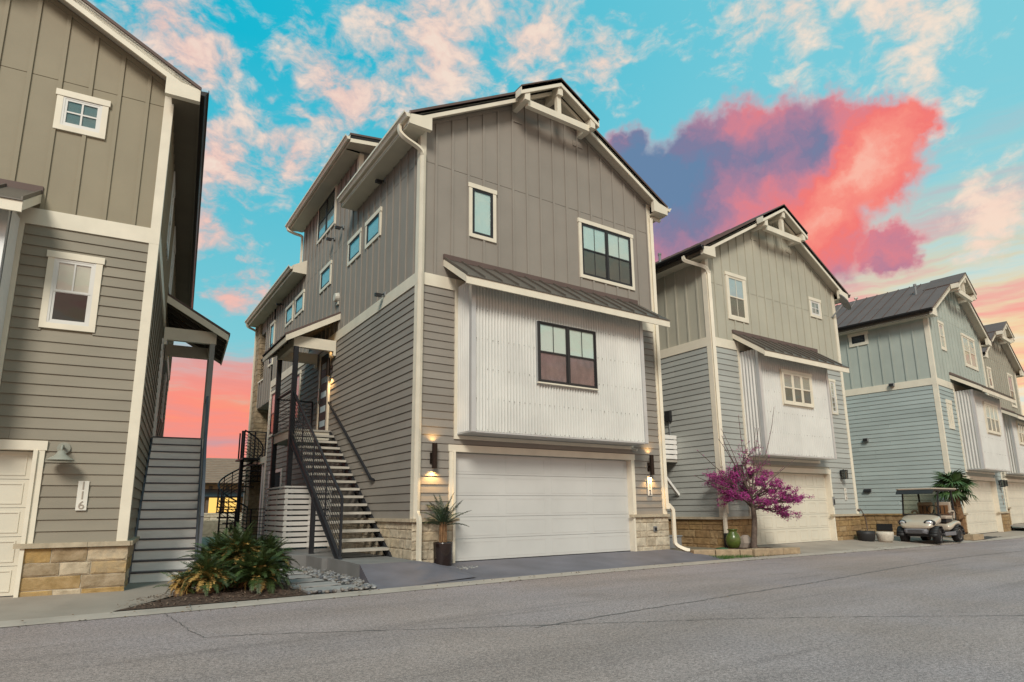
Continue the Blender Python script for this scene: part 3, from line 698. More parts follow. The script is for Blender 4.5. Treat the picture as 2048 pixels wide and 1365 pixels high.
    slope_slab(rt_, 0, y0, eD, -.42, W/2, -.03, .06); slope_slab(rt_, 1, y0, Dr, -.42, W/2, -.03, .06)
    if eD < Dr: slope_slab(rt_, 0, eD+.001, Dr, .25, W/2, -.03, .06)
    roof = rt_.obj('roof', m_gutd, H)
    npn = round((Dr-y0)/.45); pw = (Dr-y0)/npn
    for s in (0, 1):
        for i in range(npn):
            p = MB(); slope_slab(p, s, y0-.02+i*pw, y0-.02+(i+1)*pw-.002, -.44, W/2, 0, .028); slope_slab(p, s, y0-.02+i*pw, y0-.02+i*pw+.02, -.44, W/2, .03, .031)
            p.obj('roof_panel', rm, roof)
    # bump over the truss
    bw = S.get('bumpw', 1.22)
    for s in (0, 1):
        p = MB(); slope_slab(p, s, -BR-.02, .6, W/2-bw, W/2, .045, .03); p.obj('roof_panel', rm, roof)
        p = MB(); slope_slab(p, s, -BR, -.05, W/2-bw+.02, W/2, .012, .10); p.obj('soffit', m_soff, H)
        p = MB(); slope_slab(p, s, -BR, -BR+.035, W/2-bw, W/2, .010, .19); p.obj('fascia', m_trim, H)
        p = MB(); slope_slab(p, s, -BR+.035, -R-.04, W/2-bw, W/2-bw+.035, .010, .19); p.obj('fascia', m_trim, H)
        p = MB(); slope_slab(p, s, y0, 0, -.42, W/2, -.092, .05); p.obj('soffit', m_soff, H)
        p = MB(); slope_slab(p, s, y0, y0+.035, -.42, W/2-.001, -.03, .21); p.obj('fascia', m_trim, H)
        # boxed eave return
        f = (lambda d: X(d)) if s == 0 else (lambda d: X(W-d))
        zb3 = ze-.25
        p = MB(); p.prism([(f(-.43), ze-.03), (f(-.43), zb3), (f(.10), zb3), (f(.10), ze+SL*.52-.23)], y0-.004, y0+.10, 'y'); p.obj('eave_return', m_trim, H)
        p = MB(); p.box(f(-.43), f(0), y0+.10, S.get('eaveD', Dr) if s == 0 else Dr, zb3+.002, zb3+.03); p.obj('soffit', S.get('soffm', m_soff), H)
        p = MB(); p.box(f(-.43), f(-.40), y0+.10, S.get('eaveD', Dr) if s == 0 else Dr, zb3-.01, ze-.03); p.obj('fascia', m_trim if not S.get('gutd') else m_soffd, H)
        # gutter
        gm = m_gutd if S.get('gutd') else m_trim
        ye = S.get('eaveD', Dr) if s == 0 else Dr
        pr = [(f(-.432), ze-.005), (f(-.432), ze-.13), (f(-.50), ze-.14), (f(-.535), ze-.07), (f(-.56), ze-.06), (f(-.56), ze-.01), (f(-.548), ze-.01), (f(-.548), ze-.05), (f(-.44), ze-.06), (f(-.44), ze-.005)]
        p = MB(); p.prism(pr, y0-.03, ye, 'y'); p.obj('gutter', gm, H)
    # gable truss
    t = MB(); c = W/2; ztie = zr-.86*(bw/1.22)
    t.box(X(c-bw+.26), X(c+bw-.26), -BR+.10, -BR+.22, ztie-.17, ztie); tr = t.obj('gable_truss', m_trim, H)
    for d in (c-bw+.20, c+bw-.20):
        p = MB(); zt = ze+SL*(min(d, W-d)+.42)-.13; p.box(X(d-.075), X(d+.075), -BR+.02, .02, zt-.24, zt); p.obj('beam', m_trim, tr)
    p = MB(); p.box(X(c-.06), X(c+.06), -BR+.105, -BR+.215, ztie, zr-.26); p.obj('king_post', m_trim, tr)
    p = MB(); p.box(X(c-.075), X(c+.075), -BR+.04, .02, zr-.40, zr-.16); p.obj('beam', m_trim, tr)
    p = MB(); p.box(X(c-bw+.1), X(c-bw+.42), -.03, -.01, ztie-.36, ztie-.20); p.obj('bracket_pad', up, tr)
    p = MB(); p.box(X(c+bw-.42), X(c+bw-.1), -.03, -.01, ztie-.36, ztie-.20); p.obj('bracket_pad', up, tr)
    # windows of the facade
    for wd in S['fwin']:
        d0, d1, z0, z1 = wd['r']; u0, u1 = U(d0, d1); k = dict(wd); k.pop('r'); window(fw, H, u0, u1, z0, z1, m_trim, k.pop('fm', m_black), **k)
    # ---- side walls : the stair side (d=0) and the other
    swall = Wall(0, D, -90) if sx == 1 else Wall(0, 0, 90)
    YU = (lambda a, c_: (D-c_, D-a)) if sx == 1 else (lambda a, c_: (a, c_))
    ow = MB(); ow.box(X(W), X(W-.16), .16, D, zbase, top(0)); ow.box(X(0), X(W), D, D+.16, zbase, top(0)); ow.obj('wall', up, H)
    return dict(H=H, X=X, fw=fw, U=U, sw=swall, YU=YU, top=top, W=W, ze=ze, zr=zr, ST=ST, B0=BAND0, B1=BAND1, slope_slab=slope_slab, roof=roof)

def downspout(H, pts, w_=.075, h_=.06, m=None):
    return MB().bar(interp(pts, 6), w_, h_).obj('downspout', m or m_trim, H)

dh = dict(rows=2)
# ---- the taupe house in the middle
A = house(dict(o=(5.15, 0, 0), rot=0, W=6.97, D=13.15, ze=9.31, rake=.32, bump=.60, lo=m_main_lo, up=m_main_up, stone=m_st_main, lm=(.2, .48), seed=3,
    label='tall taupe townhouse with black framed windows and a dormer, standing nearest the middle',
    gar=(.87, 5.79, 2.2), bay=(.93, 5.83, 2.56, 5.75), broof=(.57, 6.42, 6.36), breave=5.66, fholes=[(1.2, 1.88, 7.03, 8.28), (4.4, 6.24, 6.73, 8.27)],
    bwin=(2.57, 4.23, 3.73, 5.10), bwframe=m_black, bwcols=2, bwbl=(m_blind, m_curt), bwm=(1, 0), roofD=16.2, eaveD=4.1, flr=6.32,
    fwin=[dict(r=(1.18, 1.90, 7.01, 8.29), rows=1, munt=(0, 0), bl=(m_blind, m_blind)), dict(r=(4.38, 6.26, 6.71, 8.28), cols=2, munt=(1, 1), bl=(m_blind, m_blind))]))
H, sw, YU, X = A['H'], A['sw'], A['YU'], A['X']
D = 13.15
# side wall: lower storeys, upper storeys, dormer, back corner
b = MB(); b.box(0, .16, .16, D, 0, 9.2); b.box(0, .16, D, 14.72, 5.2, 9.0); b.box(.02, .14, 14.72, 15.62, 5.2, 6.27); b.box(.02, .14, 14.72, 15.62, 8.36, 9.0)
b.box(0, .16, 4.0, 9.56, 9.2, 10.80); b.box(.16, 4.5, 4.0, 4.12, 9.2, 10.9); b.box(.16, 4.5, 9.44, 9.56, 9.2, 10.9); b.box(.16, 6, D, 15.6, 5.2, 5.34)
wall = b.obj('wall', m_main_up, H)
sh = [YU(5.66, 6.80)+(3.1, 5.64), YU(11.8, 12.83)+(3.76, 5.42), YU(8.85, 9.44)+(3.9, 5.5), YU(10.6, 12.4)+(0, 2.45)]
siding(sw, wall, m_main_lo, .10, D-.02, .87, A['B0'], sh)
siding(sw, wall, m_main_lo, .10, D-5.3, .2, .87, sh)
uh = [YU(a, c)+(z0, z1) for a, c, z0, z1 in ((2.2, 3.2, 7.6, 8.3), (3.56, 4.55, 7.6, 8.3), (6.1, 7.1, 7.6, 8.3), (9.02, 10.06, 7.6, 8.3), (10.38, 11.35, 7.6, 8.3), (5.95, 7.74, 9.45, 10.74))]
battens(sw, wall, m_main_up, 0, D-.1, A['B1'], lambda u: 10.7 if D-9.5 < u < D-4.05 else 9.05, uh, first=.3)
bw2 = Wall(0, 16.2, -90); battens(bw2, wall, m_main_up, 1.55, 3.05, 5.22, lambda u: 8.95, [(16.2-13.8, 16.2-13.14, 6.6, 8.33)], first=.1)
battens(bw2, wall, m_main_up, .6, 1.5, 5.22, lambda u: 6.25, [], first=.12)
inst('siding_panel', 'cube', m_main_up, wall, sw.P(.05, .008, A['B1']), (0, 0, sw.a), (D-.1, .008, 8.50-A['B1']-.006), cube)
inst('siding_panel', 'cube', m_main_up, wall, sw.P(.05, .008, 8.506), (0, 0, sw.a), (D-.1, .008, 9.1-8.506), cube)
sw.box('band_board', m_trim, H, 0, D-5.05, A['B0'], A['B1'], 0, .034)
sw.box('band_board', m_trim, H, D-5.05, D, A['B0']+.001, A['B1']-.001, 0, .033)
b = MB(); b.box(-.034, .0, D-.12, D, .2, A['B0']-.001); b.box(-.034, .12, D, D+.03, .2, 5.2); b.obj('corner_board', m_trim, H)
b = MB(); b.box(-.03, 0, 3.98, 4.1, 9.3, 10.74); b.box(-.03, .1, 3.965, 3.998, 9.3, 10.74); b.obj('corner_board', m_trim, H)
b = MB(); b.box(0, -.03, .02, 5.32, -.3, .83); sb = b.obj('stone_plinth', m_mort, H)
stones(sw, sb, D-5.3, D+.02, -.06, .805, m_st_main, .028, seed=21, lm=(.2, .48))
u = D-5.3
while u < D+.05:
    l = min(random.uniform(.45, .9), D+.07-u); sw.box('ledge_stone', m_cap, sb, u+.002, u+l-.002, .806, .871, 0, .105); u += l
b = MB(); b.box(0, .5, 5.32, D, -.3, .2); b.obj('foundation', m_concg, H)
for (a, c, z0, z1) in ((2.19, 3.22, 7.61, 8.33), (3.55, 4.57, 7.61, 8.33), (6.08, 7.14, 7.61, 8.33), (9.0, 10.08, 7.61, 8.33), (10.36, 11.38, 7.61, 8.33)):
    u0, u1 = YU(a, c); window(sw, H, u0, u1, z0, z1, m_trim, m_black, rows=1, munt=(0, 0), bl=(m_blindb, m_blindb), trim=.09)
u0, u1 = YU(5.93, 7.76); window(sw, H, u0, u1, 9.46, 10.76, m_trim, m_black, cols=2, munt=(0, 0), bl=(m_dark, m_blindb), gl=(g_win, g_win), trim=.08)
window(bw2, H, 16.2-13.82, 16.2-13.1, 6.6, 8.35, m_trim, m_black, munt=(0, 0), bl=(m_blindb, m_dark), trim=.09)
u0, u1 = YU(11.77, 12.86); window(sw, H, u0, u1, 3.74, 5.44, m_trim, m_black, munt=(0, 0), bl=(m_blindb, m_dark))
u0, u1 = YU(8.82, 9.46); window(sw, H, u0, u1, 3.9, 5.52, m_trim, m_black, munt=(0, 0), bl=(m_blindb, m_blindb))
# stone pillar at the back corner, porch floor, rail in the opening
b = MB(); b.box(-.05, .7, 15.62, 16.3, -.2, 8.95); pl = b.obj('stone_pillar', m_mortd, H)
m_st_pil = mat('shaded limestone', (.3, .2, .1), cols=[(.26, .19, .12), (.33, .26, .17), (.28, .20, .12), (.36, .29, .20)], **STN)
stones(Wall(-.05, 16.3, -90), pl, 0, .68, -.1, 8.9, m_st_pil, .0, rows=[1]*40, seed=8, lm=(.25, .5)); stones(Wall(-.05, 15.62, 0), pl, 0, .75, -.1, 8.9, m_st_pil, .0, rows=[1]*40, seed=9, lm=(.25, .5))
b = MB(); b.box(-.03, .02, 14.7, 15.62, 6.27, 6.33); b.obj('ledge', m_trim, H)
b = MB()
for i in range(8): b.tube([(.06, 14.72, 6.42+i*.11), (.06, 15.62, 6.42+i*.11)], .012, 5)
b.bar([(.06, 14.72, 7.28), (.06, 15.62, 7.28)], .05, .05); b.obj('balcony_rail', m_steel, H)
b = MB(); b.box(.0, 6.5, D+.03, 16.3, 2.85, 3.1); b.obj('porch_floor', m_trim, H)
b = MB(); b.box(.05, .25, 13.9, 14.1, 0, 2.85); b.box(-.03, .1, 13.2, 13.3, 0, 2.85); b.obj('porch_post', m_white, H)
b = MB(); b.box(.35, .75, 13.3, 13.75, -.1, 2.85); pp = b.obj('stone_pillar', m_mortd, H)
stones(Wall(.35, 13.75, -90), pp, 0, .45, 0, 2.8, m_st_pil, .0, rows=[1]*14, seed=10, lm=(.2, .4)); stones(Wall(.35, 13.3, 0), pp, 0, .4, 0, 2.8, m_st_pil, .0, rows=[1]*14, seed=12, lm=(.2, .4))
b = MB(); b.box(.4, 6.8, D+.01, D+.05, .1, 2.8); b.obj('porch_wall', m_white, H)
# ground floor door on the side
u0, u1 = YU(10.55, 12.4); b = MB(); sw.addbox(b, u0, u0+.11, .2, 2.47, 0, .05); sw.addbox(b, u1-.11, u1, .2, 2.47, 0, .05); sw.addbox(b, u0+.11, u1-.11, 2.36, 2.47, 0, .05)
dr = b.obj('side_door', m_white, H); sw.box('door_leaf', m_dark, dr, u0+.11, u1-.11, .2, 2.36, .0, .03)  # this leaf is a dark sheet for the darkness of the door opening
# entrance door
u0, u1 = YU(5.73, 6.72); b = MB(); sw.addbox(b, u0, u0+.11, 3.17, 5.6, 0, .05); sw.addbox(b, u1-.11, u1, 3.17, 5.6, 0, .05); sw.addbox(b, u0+.11, u1-.11, 5.48, 5.6, 0, .05)
dr = b.obj('front_door', m_trim, H); sw.box('door_leaf', m_plast, dr, u0+.11, u1-.11, 3.17, 5.48, 0, .030)
for i in range(5): sw.box('glass_strip', m_blindb, dr, u0+.26, u1-.26, 3.38+i*.42, 3.55+i*.42, .030, .036)
p = MB().tube(interp([sw.P(u0+.19, .03, 4.1), sw.P(u0+.19, .075, 4.11), sw.P(u0+.19, .075, 4.49), sw.P(u0+.19, .03, 4.5)], 4), .012, 6).obj('handle', m_chrome, dr)
# dormer roof, back eave
b = MB(); b.prism([(-.45, 10.88), (3.49, 11.50), (3.49, 11.42), (-.45, 10.80)], 3.5, 9.86, 'y'); dro = b.obj('dormer_roof', m_gutd, H)
for i in range(14):
    p = MB(); ya = 3.48+i*.457; p.prism([(-.47, 10.91), (3.49, 11.53), (3.49, 11.505), (-.47, 10.885)], ya, ya+.455, 'y'); p.prism([(-.47, 10.94), (3.49, 11.56), (3.49, 11.53), (-.47, 10.91)], ya, ya+.02, 'y'); p.obj('roof_panel', m_roof, dro)
b = MB(); b.prism([(-.45, 10.87), (3.49, 11.49), (3.49, 11.31), (-.45, 10.69)], 3.505, 3.54, 'y'); b.obj('fascia', m_trim, dro)
b = MB(); b.prism([(-.45, 10.87), (3.49, 11.49), (3.49, 11.31), (-.45, 10.69)], 9.82, 9.855, 'y'); b.obj('fascia', m_trim, dro)
b = MB(); b.prism([(-.45, 10.79), (.0, 10.80), (3.4, 11.36), (3.4, 11.38), (-.45, 10.76)], 3.54, 4.0, 'y'); b.box(-.43, 0, 4.0, 9.82, 10.72, 10.745); b.obj('soffit', m_soff, dro)
def gutter(Hh, x, z, ya, yb, m):
    pr = [(x-.012, z-.005), (x-.012, z-.13), (x-.08, z-.14), (x-.115, z-.07), (x-.14, z-.06), (x-.14, z-.01), (x-.128, z-.01), (x-.128, z-.05), (x-.02, z-.06), (x-.02, z-.005)]
    MB().prism(pr, ya, yb, 'y').obj('gutter', m, Hh)
gutter(H, -.45, 10.88, 3.48, 9.88, m_trim)
b = MB(); b.box(-.45, -.42, 3.54, 9.82, 10.70, 10.86); b.obj('fascia', m_trim, dro)
b = MB(); b.prism([(-.45, 9.09), (0, 9.36), (0, 9.28), (-.45, 9.0)], 8.95, 16.3, 'y'); b.box(-.45, -.42, 8.95, 16.3, 8.86, 9.0); b.box(-.44, 0, 8.98, 16.3, 8.87, 8.89); b.obj('back_eave', m_soff, H)
b = MB(); b.prism([(-.45, 9.10), (-.45, 8.86), (0, 8.86), (0, 9.36)], 8.92, 8.95, 'y'); b.obj('eave_return', m_trim, H)
gutter(H, -.45, 9.10, 8.95, 16.35, m_trim)
b = MB(); b.prism([(-.43, 9.30), (-.43, 9.06), (0, 9.06), (0, 9.55)], 4.07, 4.1, 'y'); b.obj('eave_return', m_soff, H)
downspout(H, [(-.49, .05, 9.20), (-.49, .03, 9.02), (-.38, -.04, 8.86), (-.10, -.075, 8.72), (.015, -.08, 8.58), (.02, -.08, 8.3), (.02, -.08, 4.5), (.02, -.08, 1.12), (.025, -.10, .98), (.03, -.17, .84), (.03, -.18, .6), (.03, -.18, .2), (.035, -.20, .06), (.05, -.33, .01)], .085, .065)
downspout(H, [(7.46, .1, 9.20), (7.45, .05, 9.06), (7.30, -.03, 9.0), (7.06, -.07, 8.97), (6.97, -.08, 8.85), (6.965, -.08, 8.5), (6.955, -.08, 4), (6.955, -.08, 1.25), (7.0, -.10, 1.1), (7.11, -.12, .98), (7.125, -.12, .8), (7.125, -.12, .25), (7.15, -.15, .10), (7.3, -.25, .0), (7.42, -.32, -.04)], .085, .065)
downspout(H, [(-.51, 9.75, 10.78), (-.50, 9.74, 10.66), (-.30, 9.66, 10.55), (-.08, 9.60, 10.48), (-.05, 9.58, 10.3), (-.05, 9.58, 9.2)], .08, .06)
downspout(H, [(-.51, 16.2, 9.0), (-.45, 16.28, 8.85), (-.12, 16.3, 8.7), (-.09, 16.3, 8.4), (-.09, 16.3, .1)], .08, .06)

# ---- porch roof over the landing (shared design of the two visible entrances)
def porch(Hd, y0, y1, beamy, roofm, col, postm, ptop=5.36):
    H, X = Hd['H'], Hd['X']; xe, ze_, zt = -1.43, 5.62, 6.44
    if Hd['X'](1) < 0: pass
    s = -1      # the stair side is at negative d
    XX = lambda d: X(d)
    b = MB(); b.prism([(XX(-.01), zt-.03), (XX(xe), ze_-.03), (XX(xe), ze_-.07), (XX(-.01), zt-.07)], y0+.02, y1-.02, 'y'); pr = b.obj('porch_roof', col, H)
    n = 6; pw = (y1-y0)/n
    for i in range(n):
        p = MB(); ya = y0+i*pw
        p.prism([(XX(-.01), zt), (XX(xe-.03), ze_-.017), (XX(xe-.03), ze_-.045), (XX(-.01), zt-.028)], ya, ya+pw-.002, 'y'); p.prism([(XX(-.01), zt+.03), (XX(xe-.03), ze_+.013), (XX(xe-.03), ze_-.017), (XX(-.01), zt)], ya, ya+.02, 'y')
        p.obj('roof_panel', roofm, pr)
    for ya in (y0, y1-.03):
        p = MB(); p.prism([(XX(-.01), zt-.03), (XX(xe), ze_-.04), (XX(xe), ze_-.20), (XX(-.01), zt-.20)], ya, ya+.03, 'y'); p.obj('rake_board', m_trim, pr)
    p = MB(); p.box(XX(xe), XX(xe+.03), y0+.03, y1-.03, ze_-.22, ze_-.045); p.obj('fascia', m_trim, pr)
    for k in range(5):
        yy = y0+.35+k*(y1-y0-.7)/4; p = MB(); p.prism([(XX(-.03), zt-.07), (XX(xe+.03), ze_-.07), (XX(xe+.03), ze_-.18), (XX(-.03), zt-.18)], yy-.02, yy+.02, 'y'); p.obj('rafter', col, pr)
    for yy in beamy:
        p = MB(); p.box(XX(-.035), XX(-1.17), yy-.06, yy+.06, ptop, ptop+.30); p.obj('beam', m_trim, pr)
        p = MB(); p.box(XX(-.035), XX(-.10), yy-.062, yy+.062, ptop-.12, ptop); p.obj('beam_corbel', m_trim, pr)
    p = MB(); p.box(XX(-1.16), XX(-1.04), beamy[0]+.06, beamy[1]-.06, ptop+.02, ptop+.28); p.obj('beam', m_trim, pr)
    return pr
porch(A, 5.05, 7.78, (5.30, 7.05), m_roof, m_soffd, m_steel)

# ---- olive house at the left edge, mirrored
Bh = house(dict(o=(.42, .07, -.25), rot=-5.59, W=6.97, D=12.3, ze=8.53, sx=-1, rake=.32, bump=.55, zb=.14, lo=m_h1_lo, up=m_h1_up, stone=m_st_h1, seed=14, lm=(.3, .8), joint=8.2,
    label='olive tan townhouse cut off at the left edge, beside the sago clump',
    gar=(1.25, 6.1, 2.2), bay=(1.84, 5.6, 2.56, 5.7), broof=(1.60, 6.0, 6.22), breave=5.62, fholes=[(.92, 1.56, 7.36, 8.0), (.73, 1.38, 4.07, 5.24)], doorm=m_doorw, dpan=8, drel=.010,
    bwin=(2.6, 4.2, 4.0, 5.1), bwframe=m_trim, bwcols=3, bwbl=(m_blind, m_dark), bwm=(0, 0), bwtrim=.05, gutd=1, soffm=m_soffd, roofD=14.2, capm=m_cap,
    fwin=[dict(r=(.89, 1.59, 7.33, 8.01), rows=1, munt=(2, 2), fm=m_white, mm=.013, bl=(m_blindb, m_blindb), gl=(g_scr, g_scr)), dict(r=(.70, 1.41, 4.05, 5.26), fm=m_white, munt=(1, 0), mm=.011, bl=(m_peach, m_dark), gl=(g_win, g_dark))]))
H1 = Bh['H']; sw, YU = Bh['sw'], Bh['YU']
b = MB(); b.box(0, -.16, .16, 12.3, .14, Bh['top'](0)); b.box(0, -.16, 12.3, 14.0, 5.6, Bh['top'](0)); wall = b.obj('wall', m_h1_up, H1)
siding(sw, wall, m_h1_lo, .12, 5.78, .87, Bh['B0'], [YU(4.95, 5.7)+(2.8, 5.3)]); siding(sw, wall, m_h1_lo, 5.9, 12.3, .87, Bh['B0'], [])
battens(sw, wall, m_h1_up, .1, 13.9, Bh['B1'], lambda u: Bh['top'](0)-.12, [(2.3, 3.1, 6.6, 8.2), (5.0, 6.6, 6.6, 8.2)])
sw.box('band_board', m_trim, H1, .12, 12.3, Bh['B0'], Bh['B1'], 0, .034)
for u in (5.78, 12.2): b = MB(); sw.addbox(b, u, u+.12, .87, Bh['B0'], 0, .034); b.obj('corner_board', m_trim, H1)
b = MB(); b.box(0, .03, .0, 5, -.1, .83); sb = b.obj('stone_plinth', m_mort, H1); stones(sw, sb, -.02, 4.8, .08, .805, m_st_h1, .028, seed=31, lm=(.3, .8))
u = -.08
while u < 4.8:
    l = random.uniform(.5, .9); sw.box('ledge_stone', m_cap, sb, u+.002, u+l-.002, .806, .871, 0, .105); u += l
window(sw, H1, 2.2, 3.2, 6.6, 8.15, m_white, m_white, munt=(1, 1)); window(sw, H1, 5.0, 6.6, 6.6, 8.15, m_white, m_white, cols=2, munt=(1, 1)); window(sw, H1, 8.6, 9.6, 3.9, 5.2, m_white, m_white, munt=(1, 0))
b = MB(); sw.addbox(b, 4.9, 5.01, 3.0, 5.3, 0, .05); sw.addbox(b, 5.62, 5.73, 3.0, 5.3, 0, .05); sw.addbox(b, 5.01, 5.62, 5.19, 5.3, 0, .05); dr = b.obj('front_door', m_white, H1); sw.box('door_leaf', m_trim, dr, 5.01, 5.62, 3.0, 5.19, 0, .03)
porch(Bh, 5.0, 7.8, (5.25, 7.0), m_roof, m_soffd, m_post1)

# ---- pale grey house right of the taupe one
Ch = house(dict(o=(14.18, -.18, -.105), rot=0, W=6.85, D=8, ze=8.50, rake=.32, bump=.58, lo=m_h2_lo, up=m_h2_up, stone=m_st_h2, mort=m_mortd, seed=41, lm=(.25, .65), joint=7.6,
    label='pale grey townhouse behind the magenta tree, with a satellite dish at its right eave',
    gar=(1.22, 5.29, 2.14), zb=.05, bay=(1.24, 4.80, 2.56, 5.6), broof=(1.0, 5.40, 6.20), breave=5.47, fholes=[(.9, 1.8, 6.62, 8.04), (5.28, 5.93, 7.43, 8.06)], doorm=m_doorw, dpan=7, drel=.008,
    bwin=(2.24, 3.78, 4.07, 5.09), bwframe=m_trim, bwcols=3, bwbl=(m_darkg, m_darkg), bwm=(0, 0), bwgl=(g_win, g_scr), bwtrim=.05, gutd=1, pitch=.10, amp=.032, bsheets=4,
    fwin=[dict(r=(.87, 1.82, 6.60, 8.06), fm=m_trim, munt=(1, 1), bl=(m_blindb, m_blindb)), dict(r=(5.26, 5.95, 7.41, 8.08), rows=1, munt=(2, 2), fm=m_white, mm=.013, bl=(m_darkg, m_darkg)),
          dict(r=(5.92, 6.30, 4.13, 5.31), fm=m_white, munt=(0, 0), bl=(m_blind, m_darkg), trim=.06)]))
H2 = Ch['H']; sw, YU = Ch['sw'], Ch['YU']
b = MB(); b.box(0, .16, .16, 8, .05, Ch['top'](0)); wall = b.obj('wall', m_h2_up, H2)
siding(sw, wall, m_h2_lo, .0, 8, .87, Ch['B0'], []); battens(sw, wall, m_h2_up, 0, 7.95, Ch['B1'], lambda u: Ch['top'](0)-.12, [], first=.35)
sw.box('band_board', m_trim, H2, 0, 7.88, Ch['B0'], Ch['B1'], 0, .034)
b = MB(); b.box(0, -.03, .0, 8, -.2, .83); sb = b.obj('stone_plinth', m_mortd, H2); stones(sw, sb, 3.6, 8.02, -.05, .805, m_st_h2, .028, seed=44, lm=(.25, .65))
u = 3.6
while u < 8.05:
    l = min(random.uniform(.5, .9), 8.08-u); sw.box('ledge_stone', m_cap, sb, u+.002, u+l-.002, .806, .871, 0, .105); u += l
downspout(H2, [(-.50, .35, 8.38), (-.49, .32, 8.25), (-.34, .12, 8.12), (-.09, -.06, 8.0), (.02, -.085, 7.85), (.03, -.085, 7.5), (.03, -.085, 4), (.03, -.085, 1.2), (.0, -.09, 1.08), (-.10, -.11, .92), (-.11, -.12, .75), (-.11, -.12, .3)], .09, .065)
MB().lathe([(.07, .0), (.07, .36), (.06, .37)], 12, (-.11, -.12, .08)).obj('drain_boot', m_plast, H2)
MB().lathe([(.045, 0), (.045, .35), (.06, .36), (.06, .42)], 10, (1.0, 2.6, 9.22)).obj('vent_pipe', m_grey, H2)

# ---- blue green house
Dh = house(dict(o=(26.03, -1.06, -.16), rot=5.87, W=6.95, D=9, ze=8.52, rake=.34, bump=.66, lo=m_h3_lo, up=m_h3_up, stone=m_st_h2, mort=m_mortd, seed=51, lm=(.25, .6), joint=8.6,
    label='blue green townhouse with a dark metal roof, behind the golf cart',
    gar=(1.05, 5.6, 2.14), zb=.05, bay=(2.0, 5.75, 2.52, 5.6), broof=(1.75, 6.5, 6.28), breave=5.62, fholes=[(1.2, 1.8, 7.23, 8.36), (4.2, 5.9, 6.97, 8.36), (.78, 1.35, 4.05, 5.12)], doorm=m_doorw, dpan=7, drel=.008,
    bwin=(3.1, 4.95, 3.98, 5.20), bwframe=m_trim, bwcols=3, bwbl=(m_blindb, m_darkg), bwm=(0, 0), bwtrim=.05, gutd=1, pitch=.10, amp=.032, bsheets=4, roofm=m_roof,
    fwin=[dict(r=(1.18, 1.82, 7.21, 8.39), fm=m_trim, munt=(0, 0), bl=(m_blindb, m_darkg), gl=(g_win, g_win)), dict(r=(4.15, 5.92, 6.95, 8.39), fm=m_trim, cols=2, munt=(0, 0), bl=(m_blindb, m_darkg), gl=(g_win, g_win)),
          dict(r=(.76, 1.37, 4.03, 5.14), fm=m_trim, cols=2, rows=1, munt=(0, 0), bl=(m_darkg, m_darkg), trim=.12)]))
H3 = Dh['H']; sw, YU = Dh['sw'], Dh['YU']
b = MB(); b.box(0, .16, .16, 9, .05, Dh['top'](0)); wall = b.obj('wall', m_h3_up, H3)
siding(sw, wall, m_h3_lo, .0, 9, .87, Dh['B0'], []); battens(sw, wall, m_h3_up, 0, 8.95, Dh['B1'], lambda u: Dh['top'](0)-.12, [YU(2.18, 2.84)+(7.7, 8.2)], first=.35)
sw.box('band_board', m_trim, H3, 0, 8.88, Dh['B0'], Dh['B1'], 0, .034)
b = MB(); b.box(0, -.03, .0, 9, -.2, .83); sb = b.obj('stone_plinth', m_mortd, H3); stones(sw, sb, 3.0, 9.02, -.05, .805, m_st_h2, .028, seed=54, lm=(.25, .5))
u = 3.0
while u < 9.05:
    l = min(random.uniform(.5, .9), 9.08-u); sw.box('ledge_stone', m_st_h2, sb, u+.002, u+l-.002, .806, .871, 0, .09); u += l
u0, u1 = YU(2.13, 2.88); window(sw, H3, u0, u1, 7.70, 8.24, m_trim, m_black, rows=1, munt=(0, 0), bl=(m_dark, m_dark), trim=.12)
u0, u1 = YU(2.1, 2.65); sw.box('foundation_vent', m_black, H3, u0, u1, .22, .48, .05, .09)
u0, u1 = YU(1.35, 1.60)
MB().lathe([(.045, 0), (.045, .40), (.06, .41), (.06, .5)], 10, (2.0, .8, 9.85)).obj('vent_pipe', m_grey, H3)

# ---- beige house at the far right
Eh = house(dict(o=(36.75, 1.0, 0), rot=6, W=6.95, D=9, ze=8.52, rake=.34, bump=.66, lo=m_h4_lo, up=m_h4_up, stone=m_st_h2, mort=m_mortd, seed=61, joint=8.6,
    label='beige townhouse farthest down the street, mostly hidden behind the blue green one',
    gar=(.80, 5.6, 2.14), zb=.03, bay=(1.1, 4.7, 2.52, 5.6), broof=(.6, 5.2, 5.95), breave=5.35, fholes=[], doorm=m_doorw, dpan=7, drel=.008,
    bwin=(2.0, 3.6, 4.0, 5.2), bwframe=m_trim, bwcols=3, bwbl=(m_blindb, m_darkg), bwm=(0, 0), bwtrim=.05, gutd=1, pitch=.10, amp=.032, bsheets=3, roofm=m_roof,
    fwin=[dict(r=(.9, 1.6, 6.9, 8.0), fm=m_trim, munt=(0, 0), bl=(m_blindb, m_darkg)), dict(r=(4.9, 6.0, 6.3, 8.2), fm=m_trim, munt=(0, 0), bl=(m_blindb, m_darkg))]))
b = MB(); b.box(0, .16, .16, 9, .03, Eh['top'](0)); wall = b.obj('wall', m_h4_up, Eh['H']); sw = Eh['sw']
siding(sw, wall, m_h4_lo, 0, 9, .2, Eh['B0'], []); battens(sw, wall, m_h4_up, 0, 8.9, Eh['B1'], lambda u: Eh['top'](0)-.12, [])

